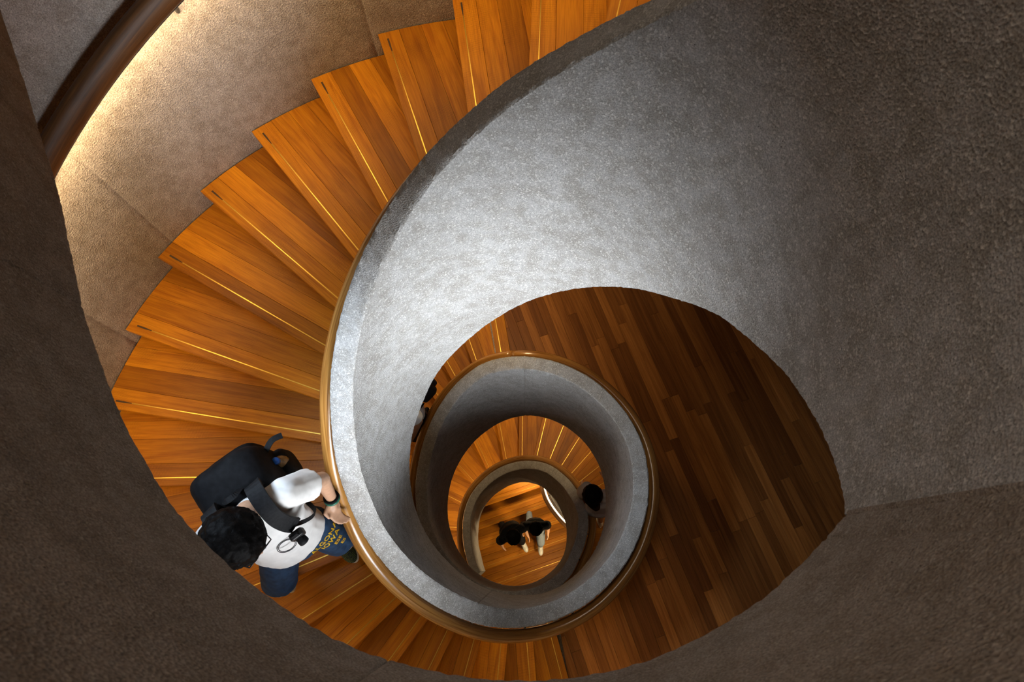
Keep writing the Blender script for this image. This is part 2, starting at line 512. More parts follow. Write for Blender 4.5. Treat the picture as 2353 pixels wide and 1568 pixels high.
def build_upper():
    verts, faces = [], []
    Z_B, Z_T = -1.12, 0.42
    step = 0.4
    f_0, f_1 = 136.5, 329.4
    n = int((f_1 - f_0) / step)
    rf = smooth_fn(UP, 1, 3.0)
    m = 0
    for i in range(n + 1):
        f = f_0 + (f_1 - f_0) * i / n
        a = R_(f)
        r = rf(f)
        if min(abs(f - j) for j in (177.0, 254.0, 324.0, 328.6)) < .21: r += .003
        prof = [(r + .16, Z_B), (r + .16, Z_T - .01), (r + .15, Z_T), (r + .01, Z_T), (r, Z_T - .01)]
        K = 30
        for k in range(1, K):
            prof.append((r, Z_T - .01 + (Z_B + .008 - Z_T + .01) * k / K))
        prof += [(r, Z_B + .008), (r + .008, Z_B)]
        for (rr, z) in prof:
            x, y = rr * math.cos(a), rr * math.sin(a)
            edge = 1.0 if abs(z - Z_B) < .012 else 0.0
            nv = noise.noise_vector(Vector((x * 60, y * 60, z * 60))) * edge
            verts.append((x + nv.x * .0022, y + nv.y * .0022, z + ZS + nv.z * .0022))
        m = len(prof)
        if i:
            o0, o1 = (i - 1) * m, i * m
            for k in range(m):
                k2 = (k + 1) % m
                faces.append((o0 + k, o0 + k2, o1 + k2, o1 + k))
    faces.append(tuple(range(m))); faces.append(tuple(reversed(range(n * m, n * m + m))))
    me = shade_auto(fix_normals(mesh_from('wall_upper', verts, faces)))
    structure(link('wall_upper', me, None, 'concrete_shaded'), 'concrete parapet of the top floor, shade put into its dark brown, nearest the camera')
    # slab of the top floor behind that parapet
    pts_in = []; pts_out = []
    for i in range(61):
        f = f_0 + (f_1 - f_0) * i / 60
        a = R_(f); r = min(rf(f) + .1, R_WALL - .02)
        pts_in.append((r * math.cos(a), r * math.sin(a))); pts_out.append((R_WALL * math.cos(a), R_WALL * math.sin(a)))
    v = []; fc = []
    for (x, y), (X, Y) in zip(pts_in, pts_out):
        v += [(x, y, ZS - 1.10), (X, Y, ZS - 1.10), (X, Y, ZS - .62), (x, y, ZS - .62)]
    for i in range(60):
        o0, o1 = 4 * i, 4 * i + 4
        for k in range(4):
            k2 = (k + 1) % 4
            fc.append((o0 + k, o0 + k2, o1 + k2, o1 + k))
    fc.append((0, 1, 2, 3)); fc.append((240, 243, 242, 241))
    me = fix_normals(mesh_from('floor_top', v, fc))
    structure(link('floor_top', me, None, 'concrete_shaded'), 'concrete slab of the top floor behind the dark parapet', 'floor')


build_upper()


# --- outer wall of the stair
def build_outer_wall():
    verts, faces = [], []
    cols_ = []
    f = -30.0
    while f <= 292.001:
        cols_.append(f); f += 2.0
    joints = (109.0, 147.0, 161.0, 199.0)
    for j in joints: cols_ += [j - .12, j, j + .12]
    cols_.sort()
    rows = 34
    for f in cols_:
        zb = -11.3 if f >= 92 else nosing_A(f) - 0.55
        zt = 2.6
        a = R_(f)
        for s, r in ((0, R_WALL + (.0035 if f in joints else 0)), (1, R_WALL + .25)):
            for k in range(rows + 1):
                z = zb + (zt - zb) * k / rows
                x, y = r * math.cos(a), r * math.sin(a)
                verts.append((x, y, z + ZS))
    m = 2 * (rows + 1)
    for i in range(len(cols_) - 1):
        o0, o1 = i * m, (i + 1) * m
        for k in range(rows):
            faces.append((o0 + k, o1 + k, o1 + k + 1, o0 + k + 1))
            b = rows + 1
            faces.append((o0 + b + k, o0 + b + k + 1, o1 + b + k + 1, o1 + b + k))
        faces.append((o0 + rows, o1 + rows, o1 + m - 1, o0 + m - 1))
        faces.append((o0, o0 + rows + 1, o1 + rows + 1, o1))
    for o0 in (0, (len(cols_) - 1) * m):
        for k in range(rows):
            faces.append((o0 + k, o0 + k + 1, o0 + rows + 2 + k, o0 + rows + 1 + k))
    me = fix_normals(mesh_from('wall_outer', verts, faces))
    for p in me.polygons: p.use_smooth = True
    structure(link('wall_outer', me, None, 'concrete_outer'), 'warm grey concrete wall curving along the outside of the stairs')


build_outer_wall()


# ------------------------------------------------------------------ stair flights
def add_board(parent, name, poly, z0, z1, mat, frame, bevel=0.002):
    """poly in world xy; the mesh is stored in a frame (origin, angle) so that its grain follows the board"""
    ox, oy, ang = frame
    ca, sa = math.cos(-ang), math.sin(-ang)
    lp = [((x - ox) * ca - (y - oy) * sa, (x - ox) * sa + (y - oy) * ca) for x, y in poly]
    if area(lp) < 0: lp.reverse()
    v, f = prism(lp, z0 - z1, 0.0, bevel)
    me = mesh_from(name, v, f)
    o = link(name, me, parent, mat)
    base = Vector((0, 0, 0))
    q = parent
    while q is not None:
        base += q.location; q = q.parent
    o.location = Vector((ox, oy, z1 + ZS)) - base
    o.rotation_euler = (0, 0, ang)
    return o


def build_flight(label, nos, r_in, r_out, base_z, slab_to, widths=None, centre=None):
    """nos: list of (angle, z, offset) of the nosing lines going down; each tread reaches back to the nosing above"""
    root = thing('stair_flight', label, 'stairs', (0, 0, base_z + ZS))
    for i in range(1, len(nos)):
        f, z, off = nos[i]; fp, zp, offp = nos[i - 1]
        a, ap = R_(f), R_(fp)
        ri = r_in(f) - .02; rip = r_in(fp) - .02
        n = (-math.sin(a), math.cos(a)); npv = (-math.sin(ap), math.cos(ap))
        front = lambda r: (r * math.cos(a) + n[0] * off, r * math.sin(a) + n[1] * off)
        back = lambda r: (r * math.cos(ap) + npv[0] * (offp - .03), r * math.sin(ap) + npv[1] * (offp - .03))
        poly = [back(rip)]
        k = 5
        for j in range(k + 1):
            t = j / k
            aa = ap + (a - ap) * t
            oo = (offp - .03) * (1 - t) + off * t
            ro = r_out - .007
            poly.append((ro * math.cos(aa) - math.sin(aa) * oo, ro * math.sin(aa) + math.cos(aa) * oo))
        poly.append(front(ri))
        am = (a + ap) / 2; rm = min(ri, rip) - .01
        poly.append((rm * math.cos(am), rm * math.sin(am)))
        if area(poly) < 0: poly.reverse()
        fx, fy = front(r_out)
        frame = (fx, fy, a + PI)          # local x runs inward along the nosing
        # distance behind the nosing line
        nx, ny = -n[0], -n[1]
        d0 = nx * fx + ny * fy
        w = [0.128 + .012 * random.random(), .118 + .05 * random.random(), .10 + .05 * random.random(), .12, .13, .14]
        edges = [0.0]
        for q in w: edges.append(edges[-1] + q)
        tread = None
        for e0, e1 in zip(edges, edges[1:]):
            pl = clip(poly, nx, ny, d0 + e0 + (.0004 if e0 else 0))
            if len(pl) >= 3: pl = clip(pl, -nx, -ny, -(d0 + e1 - .0004))
            if len(pl) < 3 or abs(area(pl)) < 4e-4: continue
            if tread is None:
                tread = add_board(root, 'tread', pl, z - .04, z, 'tread', frame, 0.002)
            else:
                b = add_board(root, 'plank', pl, z - .04, z - .0005 * random.random(), 'tread', frame, 0.0009)
                b.parent = tread
                b.location = (0, 0, b.location[2] + root.location[2] - tread.location[2] - root.location[2]) if False else Vector((0, 0, 0))
                b.rotation_euler = (0, 0, 0)
        if tread is None: continue
        # inlaid metal strip near the nosing
        x0, x1 = .175, (r_out - ri) - .055
        loc_back = Matrix.Rotation(-(a + PI), 2) @ Vector((nx, ny))
        gs = -1 if loc_back.y > 0 else 1
        gv, gf = prism([(.065, -.0545), (.115, -.0545), (.178, -.051), (.178, -.047), (.115, -.0435), (.065, -.0435)], -.004, .0010)
        gv = [(x, y * gs, zz) for x, y, zz in gv]
        link('strip_end', fix_normals(mesh_from('strip_end', gv, gf)), tread, 'strip_end')
        if x1 > x0:
            sv, sf = prism([(x0, -.052), (x1, -.052), (x1, -.046), (x0, -.046)], -.004, 0.0012)
            # which side is behind the nosing in the local frame
            loc_back = Matrix.Rotation(-(a + PI), 2) @ Vector((nx, ny))
            if loc_back.y > 0:
                sv = [(x, -y, zz) for x, y, zz in sv]
            me = fix_normals(mesh_from('strip', sv, sf))
            o = link('strip', me, tread, 'brass')
            o['label'] = 'thin brass anti-slip strip'
        # riser under the nosing, down to the next tread
        zn = nos[i + 1][1] if i + 1 < len(nos) else slab_to
        sb = -1 if loc_back.y < 0 else 1
        yb0, yb1 = sb * .022, sb * .042
        rv, rf_ = prism([(.008, min(yb0, yb1)), (r_out - ri, min(yb0, yb1)), (r_out - ri, max(yb0, yb1)), (.008, max(yb0, yb1))], zn - z - .01, -.04)
        o = link('riser', fix_normals(mesh_from('riser', rv, rf_)), tread, 'tread')
    # concrete slab under the treads
    v, fc = [], []
    fs = []
    f = nos[0][0]
    while f < nos[-1][0] + .01:
        fs.append(f); f += 2.5
    for f in fs:
        zc = None
        for (fa, za, _), (fb, zb, _) in zip(nos, nos[1:]):
            if fa <= f <= fb: zc = za + (zb - za) * (f - fa) / (fb - fa)
        if zc is None: zc = nos[-1][1]
        a = R_(f); ri = r_in(f) - .015
        for r, dz in ((ri, -.21), (r_out + .05, -.21), (r_out + .05, -.48), (ri, -.48)):
            v.append((r * math.cos(a), r * math.sin(a), zc + dz - base_z))
    for i in range(len(fs) - 1):
        o0, o1 = 4 * i, 4 * i + 4
        for k in range(4):
            k2 = (k + 1) % 4
            fc.append((o0 + k, o0 + k2, o1 + k2, o1 + k))
    e = 4 * (len(fs) - 1)
    fc += [(0, 1, 2, 3), (e, e + 3, e + 2, e + 1)]
    link('slab', fix_normals(mesh_from('slab', v, fc)), root, 'concrete_outer')
    return root


r_out_face = lambda f: top_r(f) + THICK
nosA = [(TH0 + DTH * k, Z0 - RISE * k, 0.0) for k in range(-11, 20)]
flight_A = build_flight('upper flight of orange wooden winder steps beside the light grey parapet', nosA, r_out_face, R_WALL, Z_LAND, Z_LAND)
hB = (Z_LAND - Z_LAND2) / 15
nosB = [(TH_B + D_B * k, Z_LAND - hB * k, 0.0) for k in range(0, 15)]
flight_B = build_flight('middle flight of wooden steps starting at the shaded plank landing', nosB, r_out_face, R_WALL, Z_LAND2, Z_LAND2)
C_TH = [-5, 7, 17, 27, 37, 46.4, 56, 66.3, 75.7, 89.2, 101.1, 116.6, 133.7, 154.5, 176, 197, 217]
C_OFF = [0.0, 0.0, 0.0, .01, .02, .03, .05, .07, .105, .093, .125, .14, .14, .125, .10, .08, .05]
nosC = [(t + 720, Z_LAND2 - RISE * k, o) for k, (t, o) in enumerate(zip(C_TH, C_OFF))]
flight_C = build_flight('lowest flight of curved wooden steps seen through the inner ring', nosC, r_out_face, R_WALL, -10.0, -10.0)


# ------------------------------------------------------------------ landing floors
def landing_floor():
    # slab
    v, fc = [], []
    fs = [285.0 + i * 2.5 for i in range(71)]
    for f in fs:
        a = R_(f); ri = top_r(f) + .04
        R2 = R_WALL + (1.0 if 300 < f < 440 else .05)
        for r, z in ((ri, Z_LAND - .03), (R2, Z_LAND - .03), (R2, Z_LAND - .40), (ri, Z_LAND - .40)):
            v.append((r * math.cos(a), r * math.sin(a), z + ZS))
    for i in range(len(fs) - 1):
        o0, o1 = 4 * i, 4 * i + 4
        for k in range(4):
            k2 = (k + 1) % 4
            fc.append((o0 + k, o0 + k2, o1 + k2, o1 + k))
    e = 4 * (len(fs) - 1)
    fc += [(0, 1, 2, 3), (e, e + 3, e + 2, e + 1)]
    fl = link('floor_landing', fix_normals(mesh_from('floor_landing', v, fc)), None, 'concrete_outer')
    structure(fl, 'wooden plank landing, shade coloured into the wood, at the right of the well', 'floor')
    # planks laid at one angle
    ang = R_(108.6)
    u = (math.cos(ang), math.sin(ang)); w = (-math.sin(ang), math.cos(ang))
    W = 0.0865
    a0, a1 = R_(285.3), R_(459.5)
    n0 = (-math.sin(a0), math.cos(a0)); n1 = (math.sin(a1), -math.cos(a1))
    nb = 0.14                                   # board along the first nosing of the middle flight
    rng = random.Random(11)
    row = -46
    while row < 46:
        c0 = row * W
        s = -3.6 + rng.random() * 0.9
        while s < 3.8:
            ln = 0.75 + rng.random() * 0.65
            segs = [(s, s + ln - .0012)]
            s += ln
            cm = c0 + W / 2
            # cut out the ring of the parapet
            cx, cy, rr = 0.0, .05, .885
            ccw = cx * w[0] + cy * w[1]; ccu = cx * u[0] + cy * u[1]
            d = cm - ccw
            if abs(d) < rr:
                hc = math.sqrt(rr * rr - d * d)
                lo, hi = ccu - hc, ccu + hc
                nsegs = []
                for p0, p1 in segs:
                    if p0 < lo: nsegs.append((p0, min(p1, lo)))
                    if p1 > hi: nsegs.append((max(p0, hi), p1))
                segs = [q for q in nsegs if q[1] - q[0] > .02]
            for p0, p1 in segs:
                poly = [(u[0] * p + w[0] * c, u[1] * p + w[1] * c) for p, c in ((p0, c0 + .0006), (p1, c0 + .0006), (p1, c0 + W - .0006), (p0, c0 + W - .0006))]
                if area(poly) < 0: poly.reverse()
                poly = clip(poly, n0[0], n0[1], .0)
                if len(poly) > 2: poly = clip(poly, n1[0], n1[1], nb + .001)
                if len(poly) < 3 or abs(area(poly)) < 2e-4: continue
                mx = sum(q[0] for q in poly) / len(poly); my = sum(q[1] for q in poly) / len(poly)
                rad = math.hypot(mx, my); th = math.degrees(math.atan2(my, mx))
                lim = R_WALL + .9 if -62 < th < 92 else R_WALL + .12
                if rad > lim: continue
                dz = rng.random() * .0012
                add_board(fl, 'plank', poly, Z_LAND - .025, Z_LAND - dz, 'plank', (u[0] * p0 + w[0] * c0, u[1] * p0 + w[1] * c0, ang), .0012)
        row += 1
    # nosing board of the landing, with its strip
    a = a1
    ri = top_r(459.5) + .06
    poly = [(ri, 0), (R_WALL - .007, 0), (R_WALL - .007, -nb), (ri, -nb)]
    wp = [(x * math.cos(a) - y * math.sin(a), x * math.sin(a) + y * math.cos(a)) for x, y in poly]
    ob = add_board(fl, 'nosing_board', wp, Z_LAND - .04, Z_LAND, 'tread', (0, 0, a), .003)
    sv, sf = prism([(ri + .04, -.052), (R_WALL - .08, -.052), (R_WALL - .08, -.0445), (ri + .04, -.0445)], -.004, .0012)
    link('strip', fix_normals(mesh_from('strip', sv, sf)), ob, 'brass')
    rv, rf_ = prism([(ri, -.042), (R_WALL - .01, -.042), (R_WALL - .01, -.022), (ri, -.022)], -.16, -.04)
    link('riser', fix_normals(mesh_from('riser', rv, rf_)), ob, 'tread')


landing_floor()


def small_landing():
    # half landing between the middle and the lowest flight
    fs = [600 + i * 3.0 for i in range(40)]
    fs = [f for f in fs if f <= 716]
    v, fc = [], []
    for f in fs:
        a = R_(f); ri = top_r(f) + .04
        for r, z in ((ri, Z_LAND2 - .001), (R_WALL + .05, Z_LAND2 - .001), (R_WALL + .05, Z_LAND2 - .38), (ri, Z_LAND2 - .38)):
            v.append((r * math.cos(a), r * math.sin(a), z + ZS))
    for i in range(len(fs) - 1):
        o0, o1 = 4 * i, 4 * i + 4
        for k in range(4):
            k2 = (k + 1) % 4
            fc.append((o0 + k, o0 + k2, o1 + k2, o1 + k))
    e = 4 * (len(fs) - 1)
    fc += [(0, 1, 2, 3), (e, e + 3, e + 2, e + 1)]
    structure(link('floor_half_landing', fix_normals(mesh_from('floor_half_landing', v, fc)), None, 'tread'), 'small wooden half landing above the lowest curved steps', 'floor')


small_landing()


# ------------------------------------------------------------------ ground: broad straight steps under the well
def ground_steps():
    ang = R_(18.35)
    u = (math.cos(ang), math.sin(ang)); nrm = (math.sin(ang), -math.cos(ang))   # steps go down along nrm
    root = thing('stair_flight', 'broad straight wooden steps at the very bottom of the well', 'stairs', (0, 0, ZS - 11.0))
    for j in range(-4, 6):
        d1 = -.585 + .318 * j            # nosing
        d0 = d1 - .318
        z = -10.0 - .15 * j
        x = -1.75
        first = None
        rng = random.Random(50 + j)
        bw = [(d1 - .11, d1), (d1 - .215, d1 - .11), (d0 - .03, d1 - .215)]
        for bi, (e0, e1) in enumerate(bw):
            poly = [(u[0] * p + nrm[0] * e, u[1] * p + nrm[1] * e) for p, e in ((-1.7, e0 + .0007), (1.5, e0 + .0007), (1.5, e1 - .0007), (-1.7, e1 - .0007))]
            if area(poly) < 0: poly.reverse()
            b = add_board(root, 'tread' if first is None else 'plank', poly, z - .04, z, 'tread', (u[0] * -1.7 + nrm[0] * d1, u[1] * -1.7 + nrm[1] * d1, ang), .003)
            if first is None:
                first = b
            else:
                b.parent = first; b.location = (0, 0, 0); b.rotation_euler = (0, 0, 0)
        sv, sf = prism([(.1, .046), (3.1, .046), (3.1, .050), (.1, .050)], -.004, .0012)
        link('strip', fix_normals(mesh_from('strip', sv, sf)), first, 'brass')
        rv, rf_ = prism([(0, .022), (3.2, .022), (3.2, .042), (0, .042)], -.16, -.04)
        link('riser', fix_normals(mesh_from('riser', rv, rf_)), first, 'tread')
    # plain ground slab
    v, fc = prism([(-4.2, -4.2), (4.2, -4.2), (4.2, 4.2), (-4.2, 4.2)], -11.6 + ZS, -11.3 + ZS)
    structure(link('floor', mesh_from('floor', v, fc), None, 'concrete_outer'), 'concrete ground floor far below the well', 'floor')


ground_steps()


# ------------------------------------------------------------------ handrails
def sweep(name, pts, radius, parent, mat, sides=14, squash=1.0, base=Vector((0, 0, 0))):
    verts, faces, uvs = [], [], []
    n = len(pts)
    L = 0.0
    for i, p in enumerate(pts):
        p = Vector(p)
        t = (Vector(pts[min(i + 1, n - 1)]) - Vector(pts[max(i - 1, 0)])).normalized()
        side = t.cross(Vector((0, 0, 1))).normalized()
        upv = side.cross(t).normalized()
        if i: L += (p - Vector(pts[i - 1])).length
        for k in range(sides):
            a = 2 * PI * k / sides
            q = p + side * math.cos(a) * radius + upv * math.sin(a) * radius * squash
            verts.append(tuple(q - base))
            uvs.append((L, k / sides * 0.26))
        if i:
            o0, o1 = (i - 1) * sides, i * sides
            for k in range(sides):
                k2 = (k + 1) % sides
                faces.append((o0 + k, o0 + k2, o1 + k2, o1 + k))
    faces.append(tuple(reversed(range(sides)))); faces.append(tuple(range((n - 1) * sides, n * sides)))
    me = mesh_from(name, verts, faces, True)
    uv = me.uv_layers.new(name='UVMap')
    for lp in me.loops:
        uv.data[lp.index].uv = uvs[lp.vertex_index]
    fix_normals(me)
    return link(name, me, parent, mat)


def pol(r, f, z):
    a = R_(f)
    return Vector((r * math.cos(a), r * math.sin(a), z + ZS))


def bar(name, p0, p1, rad, parent, mat, base=Vector((0, 0, 0)), sides=8):
    d = Vector(p1) - Vector(p0)
    q = d.to_track_quat('Z', 'Y').to_matrix()
    v, f = [], []
    for j, t in enumerate((0, 1)):
        for k in range(sides):
            a = 2 * PI * k / sides
            v.append(tuple(Vector(p0) + d * t + q @ Vector((math.cos(a) * rad, math.sin(a) * rad, 0)) - base))
    for k in range(sides):
        k2 = (k + 1) % sides
        f.append((k, k2, sides + k2, sides + k))
    f += [tuple(reversed(range(sides))), tuple(range(sides, 2 * sides))]
    return link(name, mesh_from(name, v, f, False), parent, mat)


def strip_mesh(name, pts_a, pts_b, parent, mat, base=Vector((0, 0, 0)), th=.004):
    v, f = [], []
    for a, b in zip(pts_a, pts_b):
        a = Vector(a) - base; b = Vector(b) - base
        v += [tuple(a), tuple(b), tuple(b + Vector((0, 0, th))), tuple(a + Vector((0, 0, th)))]
    n = len(pts_a)
    for i in range(n - 1):
        o0, o1 = 4 * i, 4 * i + 4
        for k in range(4):
            k2 = (k + 1) % 4
            f.append((o0 + k, o0 + k2, o1 + k2, o1 + k))
    e = 4 * (n - 1)
    f += [(0, 1, 2, 3), (e, e + 3, e + 2, e + 1)]
    me = fix_normals(mesh_from(name, v, f))
    me.materials.append(M[mat]); me.materials.append(M['steel'])
    for p in me.polygons:
        p.material_index = 0 if p.normal.z < -.5 else 1
    return link(name, me, parent, mat)


RAIL_DROP = 0.165


def inner_rail(label, f0, f1, nbr, led):
    base = pol(top_r(f1) + .17, f1, top_z(f1) - 1.0)
    root = thing('handrail', label, 'handrail', base)
    pts = []
    f = f0
    while f <= f1 + .01:
        pts.append(pol(top_r(f) + THICK + .064, f, top_z(f) - RAIL_DROP)); f += 2.0
    sweep('rail', pts, .043, root, 'rail', 16, 1.0, base)
    la, lb = [], []
    f = led[0]
    while f <= led[1] + .01:
        r = top_r(f) + THICK; z = top_z(f) - RAIL_DROP - .047
        la.append(pol(r + .050, f, z)); lb.append(pol(r + .072, f, z)); f += 2.0
    o = strip_mesh('light_strip', la, lb, root, 'led', base)
    o['label'] = 'warm strip light under the rail'
    k = 0
    f = f0 + 6
    while f < f1:
        r = top_r(f) + THICK
        z = top_z(f) - RAIL_DROP
        bar('bracket', pol(r - .01, f, z - .075), pol(r + .064, f, z - .02), .008, root, 'steel', base)
        f += nbr
    return root


inner_rail('honey oak handrail along the stair side of the upper parapet and landing ring', -20, 452, 22, (-20, 284))
inner_rail('orange oak handrail curving down beside the bluish middle parapet', 453, 600, 22, (459, 600))
inner_rail('brown oak handrail on the smallest innermost parapet ring', 655, 940, 22, (712, 936))


def outer_rail(label, f0, f1, nos, drop=.90, brk=24, led='led', off=0.0):
    base = pol(R_WALL - .1, f1, nos(f1))
    root = thing('handrail', label, 'handrail', base)
    pts = []; la = []; lb = []
    f = f0
    while f <= f1 + .01:
        z = nos(f) + drop
        pts.append(pol(R_WALL - .082, f, z + .07))
        la.append(pol(R_WALL - .090, f, z - .0045)); lb.append(pol(R_WALL - .060, f, z - .0045))
        f += 2.0
    sweep('rail', pts, .042, root, 'rail_outer', 16, 1.6, base)
    strip_mesh('light_strip', la, lb, root, led, base)
    f = f0 + off
    while f < f1:
        if f > f0:
            z = nos(f) + drop
            bar('bracket', pol(R_WALL + .01, f, z - .085), pol(R_WALL - .075, f, z + .010), .012, root, 'steel', base, 10)
        f += brk
    return root


outer_rail('dark oak handrail with warm strip light on the outer wall at upper left', -25, 292, nosing_A, off=21.6, brk=22)
nB = lambda f: Z_LAND - (f - TH_B) / D_B * hB
outer_rail('dark oak handrail on the outer wall beside the middle flight', 459.5, 600, nB, off=6)


def nC(f):
    for (fa, za, _), (fb, zb, _) in zip(nosC, nosC[1:]):
        if fa <= f <= fb: return za + (zb - za) * (f - fa) / (fb - fa)
    return nosC[-1][1]


outer_rail('dark oak handrail on the outer wall beside the lowest curved steps', 716, 936, nC, off=6)


# ------------------------------------------------------------------ people: joints in space, grown into one surface
def uv_ball(bm, c, rad, rot=None, seg=14, rings=9):
    c = Vector(c)
    if rot is None: rot = Matrix.Identity(3)

    def pt(x, y, z): return bm.verts.new(c + rot @ Vector((x * rad[0], y * rad[1], z * rad[2])))
    top, bottom = pt(0, 0, 1), pt(0, 0, -1)
    rows = []
    for i in range(1, rings):
        v_ = PI * i / rings
        rows.append([pt(math.sin(v_) * math.cos(2 * PI * k / seg), math.sin(v_) * math.sin(2 * PI * k / seg), math.cos(v_)) for k in range(seg)])
    for k in range(seg):
        k2 = (k + 1) % seg
        bm.faces.new((top, rows[0][k], rows[0][k2])); bm.faces.new((bottom, rows[-1][k2], rows[-1][k]))
        for r0, r1 in zip(rows, rows[1:]):
            bm.faces.new((r0[k], r1[k], r1[k2], r0[k2]))


def limb(bm, p0, r0, p1, r1, cap0=True, cap1=True, seg=12):
    p0, p1 = Vector(p0), Vector(p1)
    d = p1 - p0
    q = d.to_track_quat('Z', 'Y').to_matrix()
    rings = []
    for p, r in ((p0, r0), (p1, r1)):
        rings.append([bm.verts.new(p + q @ Vector((math.cos(2 * PI * k / seg) * r, math.sin(2 * PI * k / seg) * r, 0))) for k in range(seg)])
    for k in range(seg):
        k2 = (k + 1) % seg
        bm.faces.new((rings[0][k], rings[0][k2], rings[1][k2], rings[1][k]))
    bm.faces.new(list(reversed(rings[0]))); bm.faces.new(rings[1])
    if cap0: uv_ball(bm, p0, (r0, r0, r0))
    if cap1: uv_ball(bm, p1, (r1, r1, r1))


def loft(bm, secs, seg=20):
    """secs: (centre, forward, left, half width, half depth)"""
    rings = []
    for c, F, L_, a, b in secs:
        rings.append([bm.verts.new(Vector(c) + Vector(L_) * math.cos(2 * PI * k / seg) * a + Vector(F) * math.sin(2 * PI * k / seg) * b) for k in range(seg)])
    for r0, r1 in zip(rings, rings[1:]):
        for k in range(seg):
            k2 = (k + 1) % seg
            bm.faces.new((r0[k], r0[k2], r1[k2], r1[k]))
    bm.faces.new(list(reversed(rings[0]))); bm.faces.new(rings[-1])


work_scene = bpy.data.scenes.new('work')          # only used to evaluate the remesh of the figures
work_mesh = bpy.data.meshes.new('work')
work_obj = bpy.data.objects.new('work', work_mesh)
work_scene.collection.objects.link(work_obj)
work_remesh = work_obj.modifiers.new('r', 'REMESH'); work_remesh.mode = 'VOXEL'; work_remesh.use_smooth_shade = True
work_smooth = work_obj.modifiers.new('s', 'SMOOTH'); work_smooth.factor = 0.5


def grow(name, bm, parent, mat, voxel=0.008, smooth_it=4, base=Vector((0, 0, 0)), wrinkle=0.0, wscale=14):
    bmesh.ops.recalc_face_normals(bm, faces=bm.faces)
    bm.to_mesh(work_mesh); bm.free(); work_mesh.update()
    work_remesh.voxel_size = voxel
    work_smooth.iterations = smooth_it
    work_obj.update_tag()
    work_scene.view_layers[0].update()
    out = bpy.data.meshes.new_from_object(work_obj.evaluated_get(work_scene.view_layers[0].depsgraph))
    out.name = name
    if wrinkle:
        nrm = [v.normal.copy() for v in out.vertices]
        for v, nv in zip(out.vertices, nrm):
            w = noise.noise(v.co * wscale)
            w2 = noise.noise(Vector((v.co.x * 40, v.co.y * 40, v.co.z * 9)))
            v.co += nv * (w * wrinkle + w2 * wrinkle * .5)
    for v in out.vertices: v.co -= base
    for p in out.polygons: p.use_smooth = True
    out.materials.clear()
    return link(name, out, parent, mat)


def hand(bm, wrist, palm_dir, finger_dir, thumb_side, sc=1.0, curl=0.9):
    """palm and five separate bent fingers; finger_dir leads out of the palm, palm_dir is the side the fingers curl to"""
    w = Vector(wrist); fd = Vector(finger_dir).normalized(); pd = Vector(palm_dir).normalized(); ts = Vector(thumb_side).normalized()
    palm_c = w + fd * .045 * sc
    rot = Matrix((ts, fd, -pd)).transposed()
    uv_ball(bm, palm_c, (.040 * sc, .050 * sc, .016 * sc), rot)
    limb(bm, w - fd * .01, .024 * sc, palm_c, .02 * sc)
    for i, (off, ln) in enumerate(((.029, .072), (.010, .080), (-.010, .075), (-.029, .060))):
        p = w + fd * .082 * sc + ts * off * sc
        d = fd.copy(); prev = p - fd * .02 * sc
        limb(bm, prev, .0095 * sc, p, .0092 * sc)
        for j in range(3):
            ax = fd.cross(pd)
            ang = curl * (0.55 + 0.35 * j)
            d = (fd * math.cos(ang) + pd * math.sin(ang)).normalized()
            q = p + d * ln * sc * (.45, .32, .23)[j]
            limb(bm, p, .0090 * sc - j * .0008, q, .0084 * sc - j * .0008)
            p = q
    p = w + fd * .022 * sc + ts * .034 * sc
    q = p + (ts * .75 + fd * .55 + pd * .25).normalized() * .038 * sc
    r = q + (ts * .15 + fd * .75 + pd * .65).normalized() * .030 * sc
    limb(bm, p, .012 * sc, q, .0105 * sc); limb(bm, q, .0105 * sc, r, .009 * sc)


def Vz(p): return Vector((p[0], p[1], p[2] + ZS))


